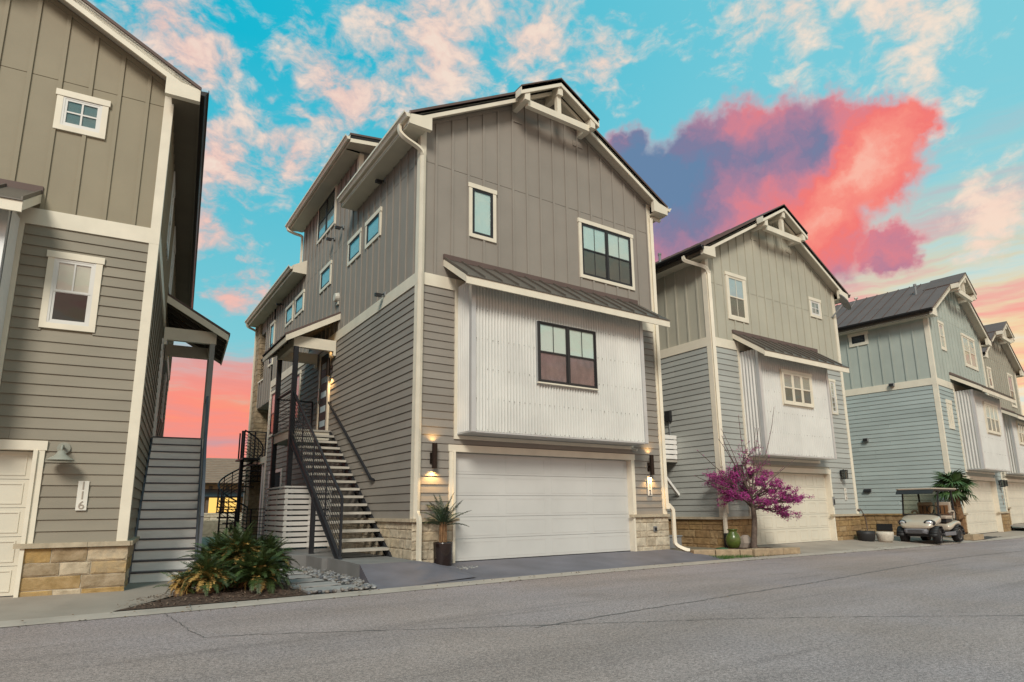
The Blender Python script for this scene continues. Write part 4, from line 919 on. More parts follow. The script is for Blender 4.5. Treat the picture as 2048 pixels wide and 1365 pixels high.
# ------------------------------------------------------------------ things in house frames
FR = dict(main=((5.15, 0, 0), 0.), olive=((.42, .07, -.25), -5.59), grey=((14.18, -.18, -.105), 0.), blue=((26.03, -1.06, -.16), 5.87), beige=((36.75, 1.0, 0.), 6.), world=((0, 0, 0), 0.))
class T:
    def __init__(s, name, label, cat, base, fr='world', group=None, rz=0):
        o, r = FR[fr]; a = rad(r); c, sn = math.cos(a), math.sin(a); s.b = Vector(base)
        s.r = empty(name, (o[0]+base[0]*c-base[1]*sn, o[1]+base[0]*sn+base[1]*c, o[2]+base[2]), a, label, cat, group)
    def o(s, name, mb, m, par=None, smooth=False, bevel=0, kind=None):
        ob = mb.obj(name, m, par or s.r, smooth, bevel)
        if par is None: ob.location = -s.b
        if kind: ob['kind'] = kind
        return ob
def shift(mb, v): mb.v = [(p[0]+v[0], p[1]+v[1], p[2]+v[2]) for p in mb.v]; return mb

# ---- black metal stair of the taupe house
t = T('metal_staircase', 'black metal staircase with pale treads climbing the left side of the taupe house', 'staircase', (-.55, .95, .11), 'main')
Y0, Z0, Y1, Z1 = .95, .11, 5.36, 3.17
nst = 17
for i in range(1, nst):
    z = Z0+(Z1-Z0)*i/nst; y = Y0+.05+(Y1-Y0)*(i-1)/nst
    t.o('tread', MB().box(-1.07, -.085, y, y+.275, z-.055, z), m_tread)
    t.o('tread_bracket', MB().box(-.085, -.06, y+.03, y+.2, z-.12, z-.056), m_steel)
for x in (-1.125, -.075):
    p = MB(); p.prism([(Y0-.06, Z0), (Y0+.22, Z0), (Y1, Z1-.30), (Y1, Z1-.02), (Y1-.06, Z1-.02)], x, x+.012, 'x')
    dy, dz_ = (Y1-Y0), (Z1-Z0); 
    for off in (0, .24):
        p.prism([(Y0-.06+off, Z0), (Y0-.045+off*1.02+.01, Z0), (Y1, Z1-.02-off*.95-.02), (Y1, Z1-.02-off*.95)], x-.02 if x < -.5 else x-.02, x+.05, 'x')
    t.o('stringer', p, m_steel)
LX = -1.10
def rl(y): return 1.33+(4.12-1.33)*(y-1.05)/(5.22-1.05)
t.o('top_rail', MB().bar([(LX, .98, 1.26), (LX, 1.02, 1.31), (LX, 5.24, rl(5.24))], .05, .045), m_steel)
t.o('newel_post', MB().box(LX-.022, LX+.022, .96, 1.005, .11, 1.27), m_steel)
for y in (2.05, 3.1, 4.15): t.o('baluster', MB().box(LX-.014, LX+.014, y-.014, y+.014, Z0+(Z1-Z0)*(y-Y0)/(Y1-Y0), rl(y)-.02), m_steel)
for i in range(9):
    k = .09+i*.105
    t.o('rail_bar', MB().tube([(LX, 1.0, Z0+(Z1-Z0)*(1.0-Y0)/(Y1-Y0)+k+.05), (LX, 5.22, Z0+(Z1-Z0)*(5.22-Y0)/(Y1-Y0)+k+.05)], .008, 5), m_steel)
t.o('landing', MB().box(-1.14, -.04, 5.36, 7.3, 2.90, 3.12), m_trim); t.o('landing_deck', MB().box(-1.16, -.03, 5.33, 7.32, 3.121, 3.17), m_tread)
for y in (5.25, 7.05): t.o('post', MB().box(-1.16, -1.04, y-.055, y+.055, .08, 5.36), m_steel)
t.o('post', MB().box(-1.15, -1.06, 2.86, 2.95, .1, 1.42), m_steel)
for i in range(9): t.o('rail_bar', MB().tube([(-1.1, 5.3, 3.28+i*.1), (-1.1, 7.0, 3.28+i*.1)], .008, 5), m_steel)
for i in range(9): t.o('rail_bar', MB().tube([(-1.08, 7.08, 3.28+i*.1), (-.1, 7.08, 3.28+i*.1)], .008, 5), m_steel)
t.o('top_rail', MB().bar([(-1.1, 5.3, 4.2), (-1.1, 7.05, 4.2)], .05, .04), m_steel); t.o('top_rail', MB().bar([(-1.1, 7.08, 4.2), (-.08, 7.08, 4.2)], .05, .04), m_steel)
t.o('newel_post', MB().box(-.12, -.07, 7.05, 7.1, 3.17, 4.2), m_steel)
t.o('handrail', MB().bar([(-.03, 5.46, 3.95), (-.10, 5.46, 3.96), (-.10, 2.3, 1.87), (-.10, 2.12, 1.74), (-.03, 2.05, 1.70)], .045, .045), m_steel)
for y in (2.6, 3.6, 4.9): t.o('handrail_bracket', MB().tube([(-.10, y, 2.07+(y-2.6)*.661), (-.08, y, 2.0+(y-2.6)*.661), (-.02, y, 2.0+(y-2.6)*.661)], .012, 5), m_steel)
# concrete foot, ramp and footing
b = MB(); b.prism([(-.30, .10), (1.55, .115), (1.55, -.35), (-.30, -.35)], -1.16, -.04, 'x'); ob = b.obj('stair_pad', m_concg); ob.location = (5.15, 0, 0); ob['kind'] = 'structure'
b = MB(); n = 8
pr = [(-1.16, -.30, .10), (-.02, -.30, .10), (.62, -.42, -.01), (.55, -1.45, -.13), (-.75, -1.62, -.165), (-1.42, -1.60, -.172)]
b.add([(x, y, z) for x, y, z in pr]+[(x, y, -.35) for x, y, z in pr], [(0, 1, 4, 5), (1, 2, 3, 4), (0, 5, 11, 6), (1, 0, 6, 7), (2, 1, 7, 8)]); ob = b.obj('ramp', m_drive); ob.location = (5.15, 0, 0); ob['kind'] = 'structure'
tag(shift(MB().box(-1.56, -.94, 2.72, 3.32, -.35, .115), (5.15, 0, 0)).obj('concrete_footing', m_concg, bevel=.012), 'square grey concrete footing under a black post, among the river rocks', 'footing')
ob = shift(MB().box(-1.26, .0, 1.6, 7.6, -.35, .10), (5.15, 0, 0)).obj('house_slab_edge', m_concg); ob['kind'] = 'structure'
# slatted screen below the landing
t = T('slatted_screen', 'whitewashed slatted screen boxed in below the black stair landing', 'screen', (-.55, 5.0, .12), 'main')
for i in range(11):
    z = .15+i*.134
    t.o('slat', MB().box(-1.24, -.06, 4.98, 5.005, z, z+.096), m_slat); t.o('slat', MB().box(-1.24, -1.215, 5.006, 7.0, z, z+.096), m_slat)
for x in (-1.21, -.62, -.1): t.o('stud', MB().box(x, x+.06, 5.006, 5.05, .12, 1.6), m_slat)
for y in (5.9, 6.85): t.o('stud', MB().box(-1.214, -1.18, y, y+.06, .12, 1.6), m_slat)
t.o('shade_panel', MB().box(-1.0, -.08, 5.06, 5.075, .14, 1.6), m_black); t.o('shade_panel', MB().box(-1.175, -1.165, 5.36, 6.95, .14, 1.6), m_black); t.o('cap_rail', MB().box(-1.26, -.05, 4.96, 5.06, 1.625, 1.665), m_slat); t.o('cap_rail', MB().box(-1.26, -1.17, 5.061, 7.02, 1.625, 1.664), m_slat)  # added black panels stand in for the darkness behind the slats
# ---- spiral stair
cx, cy, zb_, zt_ = 4.62, 15.0, .05, 3.08
t = T('spiral_staircase', 'black steel spiral staircase rising beside the stone corner pillar', 'staircase', (cx, cy, zb_))
t.o('column', MB().tube([(cx, cy, zb_), (cx, cy, 4.2)], .075, 10), m_steel)
nt = 15; a0 = rad(-75)
for i in range(nt):
    a = a0-i*rad(26); z = zb_+.2*(i+1)
    if z > zt_-.1: break
    p = MB(); r1, r2 = .06, .78; da = rad(14)
    q = [(cx+r*math.cos(a+d), cy+r*math.sin(a+d)) for r, d in ((r1, -da), (r2, -da), (r2, 0), (r2, da), (r1, da))]
    p.prism(q, z-.05, z, 'z'); t.o('tread', p, m_steel)
hel = lambda k, h, r=.76: (cx+r*math.cos(a0-k*rad(26)), cy+r*math.sin(a0-k*rad(26)), zb_+.2*(k+1)+h)
t.o('handrail', MB().tube([hel(k*.35, .95) for k in range(43)], 0.030, 6), m_steel)
for h in (.15, .28, .41, .54, .67, .80): t.o('rail_bar', MB().tube([hel(k*.5, h) for k in range(30)], .012, 4), m_steel)
for k in range(0, 15): t.o('baluster', MB().tube([hel(k, 0), hel(k, .95)], .019, 5), m_steel)
t.o('platform', MB().box(cx-.1, cx+.75, cy-.75, cy+.8, 3.02, 3.09), m_steel)
for (x, y) in ((cx-.1, cy-.72), (cx+.3, cy-.72), (cx+.7, cy-.72), (cx-.12, cy+.05)): t.o('newel_post', MB().box(x-.025, x+.025, y-.025, y+.025, 3.09, 4.1), m_steel)
for i in range(8): t.o('rail_bar', MB().tube([(cx-.1, cy-.72, 3.2+i*.11), (cx+.72, cy-.72, 3.2+i*.11)], .009, 4), m_steel)
t.o('top_rail', MB().bar([(cx-.12, cy-.72, 4.1), (cx+.74, cy-.72, 4.1)], .05, .04), m_steel)
# cable guard in front of the spiral stair
t = T('cable_railing', 'low black cable railing in front of the spiral stair', 'railing', (4.5, 12.2, .1))
for x in (3.55, 3.8, 4.05, 4.55, 5.05): t.o('post', MB().box(x-.025, x+.025, 12.17, 12.22, -.1, 1.12), m_steel)
for i in range(8): t.o('rail_bar', MB().tube([(3.55, 12.2, .12+i*.125), (5.1, 12.2, .12+i*.125)], .009, 4), m_steel)
t.o('top_rail', MB().bar([(3.52, 12.2, 1.13), (5.12, 12.2, 1.13)], .05, .03), m_steel)

# ---- pale stair of the olive house
t = T('painted_staircase', 'pale grey closed staircase with dark nosings beside the olive house', 'staircase', (.55, 1.2, .14), 'olive')
y0_, y1_, z0_, z1_, k = 1.15, 4.42, .14, 2.92, 16
for i in range(k):
    z = z0_+(z1_-z0_)*i/k; y = y0_+(y1_-y0_)*i/k
    t.o('riser', MB().box(.06, 1.0, y, y+.02, z-.0, z+(z1_-z0_)/k-.027), m_stair1)
    t.o('tread', MB().box(.06, 1.0, y-.012, y+(y1_-y0_)/k+.018, z+(z1_-z0_)/k-.027, z+(z1_-z0_)/k), m_nose)
for x in (.025, 1.003): t.o('stringer', MB().prism([(y0_-.05, z0_), (y0_+.2, z0_), (y1_, z1_-.32), (y1_, z1_), (y0_-.05, z0_+.17)], x, x+.03, 'x'), m_bluesteel)
t.o('landing', MB().box(.04, 1.05, 4.44, 7.2, 2.72, 2.92), m_stair1)
for y in (5.25, 7.0): t.o('post', MB().box(1.04, 1.15, y-.055, y+.055, .0, 5.36), m_post1)
t.o('newel_post', MB().box(1.04, 1.085, 1.1, 1.15, .14, 1.2), m_bluesteel)
t.o('top_rail', MB().bar([(1.06, 1.12, 1.2), (1.06, 4.42, 3.9), (1.06, 5.2, 3.9)], .05, .045), m_bluesteel)
for i in range(8): t.o('rail_bar', MB().tube([(1.06, 1.15, .38+i*.1), (1.06, 4.42, 3.08+i*.1)], .008, 4), m_bluesteel)

# ---- wall lamps
def spot_light(name, par, loc, target, watts, size=rad(120), r=.03):
    l = bpy.data.lights.new(name, 'SPOT'); l.energy = watts; l.color = (1.0, .58, .20); l.spot_size = size; l.spot_blend = .7; l.shadow_soft_size = r
    o = link(bpy.data.objects.new(name, l), par); o.location = loc; d = Vector(target)-Vector(loc); o.rotation_euler = d.to_track_quat('-Z', 'Y').to_euler(); return o
def sconce(label, wl, u, z, fr, h=.50, power=11.0):
    base = wl.P(u, .0, z); t = T('wall_sconce', label, 'wall lamp', base, fr, 'lit tube sconces of the taupe house')
    p = MB(); wl.addbox(p, u-.05, u+.05, z+.10, z+.32, .02, .045); t.o('back_plate', p, m_bronze)
    p = MB(); wl.addbox(p, u-.018, u+.018, z+.18, z+.24, .045, .10); t.o('arm', p, m_bronze)
    c = wl.P(u, .135, z); p = MB(); n = 12
    prof = [(.040, 0), (.055, 0), (.055, h), (.040, h), (.040, h-.02), (.040, 0)]
    b0 = 0
    for (r, zz_) in prof:
        for k in range(n): a = 2*math.pi*k/n; p.v.append((c[0]+r*math.cos(a), c[1]+r*math.sin(a), c[2]+zz_))
    for i in range(len(prof)-1):
        for k in range(n): p.f.append((i*n+k, i*n+(k+1) % n, (i+1)*n+(k+1) % n, (i+1)*n+k))
    t.o('tube', p, m_bronze, smooth=False)
    for zz_ in (.03, h-.05): t.o('bulb', MB().lathe([(.03, 0), (.034, .02), (.02, .03)], 10, (c[0], c[1], c[2]+zz_)), m_bulb, smooth=True)
    lo_ = Vector(wl.P(u, .11, z-.01))-t.b; hi = Vector(wl.P(u, .10, z+h+.01))-t.b
    spot_light('lamp_light', t.r, lo_, Vector(wl.P(u, .04, z-1.0))-t.b, power*2.0, rad(125)); spot_light('lamp_light', t.r, hi, Vector(wl.P(u, .02, z+h+.6))-t.b, power*.6, rad(125))
    # upper slot of the tube lights the wall behind it
    return t
wf = Wall(0, 0, 0)
sconce('lit dark bronze tube sconce left of the white garage door', wf, .36, 1.84, 'main')
sconce('lit dark bronze tube sconce above the 112 house number', wf, 6.44, 1.84, 'main')
wsd = Wall(0, 13.15, -90)
sconce('lit dark bronze tube sconce beside the entrance door up the stair', wsd, 13.15-5.55, 4.72, 'main')
# gooseneck barn lamp of the olive house
t = T('barn_lamp', 'unlit grey green gooseneck lamp above the 116 number board', 'wall lamp', (-.90, 0, 2.13), 'olive')
p = MB().tube([(-.9, -.018, 2.24), (-.9, -.05, 2.24)], .085, 16); t.o('back_plate', p, m_lampg)
t.o('arm', MB().tube(interp([(-.9, -.05, 2.24), (-.9, -.16, 2.27), (-.9, -.22, 2.22), (-.9, -.22, 2.15)], 5), .018, 8), m_lampg, smooth=True)
t.o('lamp_shade', MB().lathe([(.02, .10), (.045, .09), (.06, .05), (.09, .02), (.17, -.035), (.175, -.045), (.165, -.042), (.08, .005), (.02, .02)], 20, (-.9, -.22, 2.09)), m_lampg, smooth=True)
def lantern(label, u, z, fr, m=m_plast, g='black wall lanterns'):
    t = T('wall_lantern', label, 'wall lamp', (u, 0, z), fr, g); w_ = .085
    t.o('back_plate', MB().box(u-.05, u+.05, -.04, -.018, z+.08, z+.26), m); t.o('bracket', MB().bar([(u, -.04, z+.24), (u, -.13, z+.30), (u, -.13, z+.27)], .02, .02), m)
    t.o('roof', MB().prism([(u-.10, z+.24), (u+.10, z+.24), (u+.05, z+.28), (u-.05, z+.28)], -.23, -.05, 'y'), m)
    for x in (u-w_, u+w_-.014):
        for y in (-.215, -.075): t.o('bar', MB().box(x, x+.014, y, y+.014, z, z+.24), m)
    t.o('bottom', MB().box(u-w_, u+w_, -.215, -.06, z-.015, z+.005), m)
    t.o('scroll', MB().tube(interp([(u-.05, -.222, z+.02), (u+.05, -.222, z+.09), (u-.05, -.222, z+.16), (u+.05, -.222, z+.23)], 6), .008, 5), m)
    t.o('glass', MB().box(u-w_+.016, u+w_-.016, -.198, -.078, z+.006, z+.235), g_dark)
lantern('black wall lantern between the pale grey garage and the 108 number', 6.05, 2.0, 'grey')
lantern('black wall lantern left of the pale grey garage, behind the magenta tree', .62, 2.0, 'grey')
lantern('black wall lantern right of the blue green garage', 6.35, 1.92, 'blue')
lantern('black wall lantern left of the blue green garage, above the palm', .60, 2.0, 'blue')
lantern('dark wall lantern at the left of the farthest garage', .35, 1.9, 'beige')
# number boards
def board(label, u, z0, z1, w_, digits, fr, mb_, mn, size, dy=-.025, font_ext=.004):
    t = T('number_board', label, 'number sign', (u, 0, z0), fr)
    t.o('board', MB().box(u-w_/2, u+w_/2, dy-.02, dy, z0, z1), mb_)
    n = len(digits)
    for i, ch in enumerate(digits):
        z = z1-(z1-z0)*(i+.5)/n
        text(ch, size, (0, dy-.024, z-z0), (rad(90), 0, 0), mn, t.r, ext=font_ext)
    return t
board('weathered white board with the faded numerals 116', -.60, 1.33, 1.76, .135, '116', 'olive', m_sign, m_numf, .17)
board('white board with the black numerals 112 under a lit sconce', 6.42, 1.33, 1.79, .14, '112', 'main', m_sign, m_num, .17)
board('narrow pale board with the dark numerals 108 on the pale grey house', 6.19, 1.31, 1.70, .11, '108', 'grey', m_sign, m_numf, .14)
t = T('house_numerals', 'ornate dark house numerals on the blue green wall', 'number sign', (6.5, 0, 1.2), 'blue')
for i, ch in enumerate('104'): text(ch, .26, (0, -.03, .55-.26*i), (rad(90), 0, 0), m_numf, t.r, ext=.006)
# small fittings
def cam_light(label, wl, u, z, fr, cat='floodlight'):
    t = T('floodlight', label, cat, wl.P(u, 0, z), fr, 'small dark floodlights on the taupe wall')
    p = MB(); wl.addbox(p, u-.05, u+.05, z-.05, z+.05, .018, .05); t.o('mount', p, m_grey)
    t.o('arm', MB().tube([wl.P(u, .05, z), wl.P(u, .10, z-.02)], .018, 6), m_plast)
    t.o('head', MB().prism([(0, 0), (.11, .02), (.11, .10), (0, .08)], -.07, .07, 'x'), m_plast).location = Vector(wl.P(u, .17, z-.08))-t.b
cam_light('small dark floodlight under the front eave on the taupe side wall', wsd, 13.15-2.0, 8.95, 'main')
cam_light('small dark floodlight nearer the second square side window', wsd, 13.15-5.1, 9.0, 'main')
cam_light('small dark floodlight under the big dormer window', wsd, 13.15-5.9, 8.96, 'main')
cam_light('small dark floodlight on the cream band of the taupe side wall', wsd, 13.15-1.78, 5.97, 'main')
cam_light('small dark floodlight far back under the rear eave', wsd, 13.15-12.0, 8.7, 'main')
t = T('siren_box', 'cream round siren above the porch roof', 'siren', (0, 5.28, 6.93), 'main')
t.o('cover', MB().tube([(-.01, 5.28, 6.93), (-.10, 5.28, 6.93), (-.14, 5.28, 6.93)], .15, 16, r2=.11), m_bell, smooth=False); t.o('base', MB().box(-.06, -.01, 5.2, 5.36, 6.72, 6.82), m_bell)
t = T('security_camera', 'tiny white camera below the right end of the metal bay', 'camera', (5.88, 0, 2.47), 'main')
t.o('body', MB().tube([(5.88, -.06, 2.47), (5.92, -.16, 2.44)], .035, 10), m_bell); t.o('mount', MB().box(5.84, 5.90, -.06, -.05, 2.44, 2.52), m_bell)
t = T('outlet_box', 'small grey outlet cover set in the stone right of the garage', 'outlet', (6.5, 0, .5), 'main'); t.o('cover', MB().box(6.45, 6.56, -.085, -.06, .45, .58), m_grey); t.o('lid', MB().box(6.465, 6.545, -.095, -.086, .47, .55), m_plast)
t = T('keypad', 'small grey keypad on the pale grey garage jamb', 'keypad', (5.33, 0, 1.25), 'grey'); t.o('body', MB().box(5.295, 5.37, -.11, -.08, 1.15, 1.42), m_grey); t.o('cover', MB().box(5.305, 5.36, -.12, -.111, 1.17, 1.34), m_plast)
t = T('vent_hood', 'small grey vent on the cream band of the blue green house', 'vent', (0, 1.47, 5.85), 'blue'); t.o('hood', MB().box(-.16, -.04, 1.38, 1.56, 5.80, 5.93), m_grey); t.o('flap', MB().box(-.17, -.161, 1.39, 1.55, 5.81, 5.90), m_plast)
t = T('vent_hood', 'small grey vent high on the blue green side siding', 'vent', (0, 2.67, 3.78), 'blue'); t.o('hood', MB().box(-.14, -.02, 2.58, 2.76, 3.72, 3.86), m_grey); t.o('flap', MB().box(-.15, -.141, 2.59, 2.75, 3.73, 3.84), m_plast)
t = T('step_light', 'low dark hooded light on the blue green side siding', 'wall lamp', (0, 2.85, 1.76), 'blue'); t.o('hood', MB().prism([(-.02, 1.72), (-.12, 1.72), (-.12, 1.78), (-.02, 1.84)], 2.72, 2.98, 'y'), m_plast); t.o('plate', MB().box(-.025, -.019, 2.70, 3.0, 1.68, 1.86), m_grey)
t = T('meter_box', 'grey meter box and conduit on the pale grey side wall', 'meter', (0, 1.68, 3.8), 'grey'); t.o('box', MB().box(-.13, -.02, 1.58, 1.78, 3.68, 3.98), m_plast); t.o('conduit', MB().tube([(-.05, 1.68, 3.68), (-.05, 1.66, 2.9)], .02, 6), m_grey)
t = T('satellite_dish', 'grey satellite dish at the right eave of the pale grey house', 'dish', (6.62, -.05, 7.62), 'grey')
t.o('mast', MB().tube([(6.62, -.03, 7.6), (6.72, -.25, 7.85), (6.85, -.32, 8.02)], .028, 6), m_grey)
p = MB(); n = 16; c = Vector((6.93, -.36, 8.12)); nrm = Vector((.55, -.62, .5)).normalized(); e1 = nrm.cross(Vector((0, 0, 1))).normalized(); e2 = e1.cross(nrm)
for r, dd in ((.02, -.07), (.15, -.055), (.26, -.02), (.31, .0), (.312, -.012), (.25, -.035), (.02, -.085)):
    for k in range(n): a = 2*math.pi*k/n; q = c+e1*math.cos(a)*r+e2*math.sin(a)*r*1.08+nrm*dd; p.v.append(tuple(q))
for i in range(6):
    for k in range(n): p.f.append((i*n+k, i*n+(k+1) % n, (i+1)*n+(k+1) % n, (i+1)*n+k))
t.o('reflector', p, m_grey, smooth=True); q = c+nrm*.42-e2*.12
t.o('arm', MB().tube([tuple(c-e2*.3), tuple(q)], .014, 5), m_grey); t.o('feed_horn', MB().tube([tuple(q), tuple(q-nrm*.1+e2*.03)], .04, 8), m_bell)
# slatted balcony hung on the pale grey house
t = T('slatted_balcony', 'small pale slatted side balcony on a diagonal brace, between the taupe and grey houses', 'balcony', (-.5, 1.6, 2.5), 'grey')
for i in range(5): t.o('slat', MB().box(-1.15, -.03+(.0 if i else -.02), 1.45, 1.475, 2.53+i*.145, 2.645+i*.145), m_slat)
for i in range(5): t.o('slat', MB().box(-1.175, -1.15, 1.476, 3.0, 2.53+i*.145, 2.645+i*.145), m_slat)
t.o('deck', MB().box(-1.14, -.02, 1.48, 3.0, 2.44, 2.52), m_tread); t.o('post', MB().box(-.12, -.04, 1.476, 1.53, 2.52, 3.22), m_slat)
t.o('brace', MB().bar([(-.03, 1.50, 1.49), (-.98, 1.50, 2.44)], .08, .07), m_slat)

# ---- planting: fronds
def frond_mesh(name, m, L, nl, ll, arch, seed, vee=.5, wdt=.012, taper=True, tip=.25):
    r = random.Random(seed); b = MB(); P = []
    for i in range(9):
        s = i/8; P.append(Vector((L*s*math.cos(arch*s*.55), 0, L*(s*math.sin(.25)-arch*.36*s*s))))
    b.tube(P, .009*L/.6, 4, r2=.002)
    for i in range(nl):
        s = .10+.90*i/(nl-1); k = s*8; j = min(7, int(k)); p = P[j].lerp(P[j+1], k-j); tv = (P[j+1]-P[j]).normalized()
        lw = ll*(math.sin(math.pi*min(1, .12+s*.88))**.6)*(1 if not taper else (1.0-.35*s))*r.uniform(.85, 1.1)
        if s > .93: lw = ll*tip
        for sd_ in (-1, 1):
            up = Vector((0, 0, 1)); out = (Vector((0, sd_, 0))*math.cos(vee)+up*math.sin(vee)+tv*(.55+.5*s)).normalized(); out += Vector((r.uniform(-.08, .08), r.uniform(-.08, .08), r.uniform(-.12, .06)))
            mid = p+out*lw*.55; end = p+out*lw+Vector((0, 0, -.25*lw)); wv_ = tv*wdt*.5
            b.add([p-wv_*.7, p+wv_*.7, mid+wv_, end, mid-wv_], [(0, 1, 2, 4), (4, 2, 3)])
    return b.mesh(name, m)
SAGO = [frond_mesh('frond', m_frond, .62, 26, .13, .9+.25*i, i, wdt=.013) for i in range(4)]
SAGOD = [frond_mesh('frond', m_frondd, .52, 22, .12, 1.3+.3*i, 20+i, vee=.75, wdt=.014) for i in range(3)]
def spray(root, base, n, meshes, el0, el1, s0, s1, seed, name='frond', az=None, rise=0.):
    r = random.Random(seed)
    for i in range(n):
        o = bpy.data.objects.new(name, r.choice(meshes)); link(o, root); a = (i*2.39996+r.uniform(-.25, .25)) if az is None else r.uniform(*az)
        k = i/max(1, n-1); el = el0+(el1-el0)*k+r.uniform(-.12, .12); s = r.uniform(s0, s1)
        o.location = (base[0], base[1], base[2]+rise*k); o.rotation_euler = (r.uniform(-.35, .35), -el, a); o.scale = (s, s, s)
def sago(x, y, n, nd, sc_, label, seed, h=.12):
    t = T('sago_palm', label, 'plant', (x, y, -.14), group='sago palms of the clump by the kerb')
    t.o('trunk', MB().lathe([(.10, 0), (.12, .05), (.10, h), (.05, h+.06)], 10, (x, y, -.14)), m_palmbark)
    spray(t.r, (0, 0, h), n, SAGO, rad(0), rad(86), sc_*.8, sc_*1.2, seed); spray(t.r, (0, 0, h+.02), nd, SAGOD, rad(0), rad(86), sc_*.6, sc_*1.15, seed+1)
sago(1.42, -1.18, 80, 60, .86, 'front left sago palm of the clump, with many dry brown fronds', 5, .16)
sago(2.12, -1.22, 120, 24, .95, 'dark green sago palm at the front right of the clump', 6, .16)
sago(1.70, -.42, 100, 46, 1.02, 'sago palm at the back left of the clump, next to the pale stair', 7, .28)
sago(2.36, -.45, 120, 14, 1.0, 'dark green sago palm at the back right of the clump, near the flagstones', 8, .28)
sago(1.15, -.92, 20, 60, .66, 'small mostly dry sago palm at the left tip of the clump', 9, .08)
sago(1.92, -.78, 110, 46, 1.0, 'tallest sago palm, in the middle of the clump', 10, .40)
# potted palm by the garage
PALM = [frond_mesh('frond', m_frondp, .62, 24, .15, .55+.25*i, 40+i, vee=.25, wdt=.017) for i in range(3)]
px_, py_ = 5.60, -.36
t = T('potted_palm', 'small grey green palm in a tall brown pot by the white garage door', 'potted plant', (px_, py_, -.09))
t.o('pot', MB().lathe([(.165, 0), (.175, .02), (.185, .45), (.19, .50), (.19, .53), (.17, .53), (.165, .47), (.16, .46)], 24, (px_, py_, -.10)), m_brown, smooth=True, bevel=0)
t.o('soil', MB().lathe([(.16, 0), (.1, .015)], 16, (px_, py_, .375)), m_mulch)
p = MB()
for i in range(7): a = i*.9; p.tube([(px_+.05*math.cos(a), py_+.05*math.sin(a), .38), (px_+.055*math.cos(a+.1), py_+.055*math.sin(a+.1), .58), (px_+.05*math.cos(a+.2), py_+.05*math.sin(a+.2), .80)], .03, 6, r2=.018)
t.o('trunk', p, m_palmbark, kind='stuff')
spray(t.r, (0, 0, .82), 20, PALM, rad(0), rad(78), .85, 1.1, 12)
# fan palm behind the cart
fx, fy = 25.35, -1.45
t = T('fan_palm', 'short fan palm with a shaggy brown trunk behind the golf cart', 'palm tree', (fx, fy, -.1))
p = MB().tube(interp([(fx, fy, -.1), (fx-.07, fy-.02, .5), (fx-.17, fy-.03, 1.0), (fx-.26, fy-.02, 1.42), (fx-.27, fy, 1.6)], 4), .17, 10, r2=.10); trk = t.o('trunk', p, m_palmbark)
r = random.Random(4)
for i in range(110):
    s = r.random(); a = r.uniform(0, 6.28); zc = -.05+1.6*s; xc = fx-.27*min(1, s*1.1); rr = .165-.06*s
    q = MB(); b0 = Vector((xc+rr*math.cos(a), fy+rr*math.sin(a), zc)); o_ = Vector((math.cos(a), math.sin(a), .9)).normalized()*.10; sd_ = Vector((-math.sin(a), math.cos(a), 0))*.035
    q.add([b0-sd_, b0+sd_, b0+o_+sd_*.4, b0+o_-sd_*.4, b0-sd_+Vector((0, 0, .06)), b0+sd_+Vector((0, 0, .06))], [(0, 1, 2, 3), (4, 3, 2, 5), (0, 3, 4), (1, 5, 2)])
    ob = q.obj('leaf_base', m_palmbark, trk)
def fan_mesh(seed):
    r = random.Random(seed); b = MB(); L0 = .30; b.tube([(0, 0, 0), (L0*.6, 0, .03), (L0, 0, .02)], .012, 4); n = 17
    for i in range(n):
        a = rad(-105)+rad(210)*i/(n-1); l = .42*(.75+.25*math.cos(a))*r.uniform(.9, 1.08); d = Vector((math.cos(a), math.sin(a), 0)); sd_ = Vector((-math.sin(a), math.cos(a), 0))
        p0 = Vector((L0, 0, .02)); m_ = p0+d*l*.6+Vector((0, 0, .02)); e = p0+d*l+Vector((0, 0, -.13*r.uniform(.5, 1.4)))
        b.add([p0, m_+sd_*.030, m_-sd_*.030, e, m_+Vector((0, 0, .018))], [(0, 1, 4), (0, 4, 2), (1, 3, 4), (4, 3, 2)])
    return b.mesh('frond', m_frondf)
FAN = [fan_mesh(i) for i in range(4)]
spray(t.r, (-.27, 0, 1.66), 24, FAN, rad(-35), rad(70), .9, 1.25, 3)
# ---- redbud in bloom
rx, ry = 14.36, -.92
t = T('redbud_tree', 'small leafless tree covered in magenta blossom in front of the pale grey house', 'tree', (rx, ry, -.05))
r = random.Random(21); limbs = MB(); twigs = MB(); tips = []
limbs.tube(interp([(rx, ry, -.08), (rx+.0, ry, .1), (rx+.06, ry-.01, .5), (rx+.10, ry, .85), (rx+.06, ry, 1.16)], 5), .085, 10, r2=.055)
def grow(p, d, L, rad_, depth):
    pts = [p]; n = 6
    for i in range(n):
        d = (d+Vector((r.uniform(-.22, .22), r.uniform(-.22, .22), r.uniform(-.12, .16)))).normalized(); pts.append(pts[-1]+d*L/n)
    (limbs if depth == 0 else twigs).tube(pts, rad_, 6 if depth == 0 else 4, r2=rad_*.45)
    if depth >= 1: tips.extend(pts[1:] if depth >= 2 else pts[2:])
    if depth == 0: tips.extend(pts[3:])
    if depth < 3:
        for k in range((5, 4, 3)[depth]):
            i = r.randint(2, n); q = pts[i]; nd = (d*.7+Vector((r.uniform(-1, 1), r.uniform(-1, 1), r.uniform(-.40, .40)))).normalized()
            grow(q, nd, L*r.uniform(.45, .72), rad_*.5, depth+1)
for i in range(10):
    a = i*2.399; z = .95+.03*i; el = rad(r.uniform(2, 50)) if i < 8 else rad(70)
    grow(Vector((rx+.07, ry, z)), Vector((math.cos(a)*math.cos(el), math.sin(a)*math.cos(el), math.sin(el))), r.uniform(.62, .88), .028, 0)
longt = []
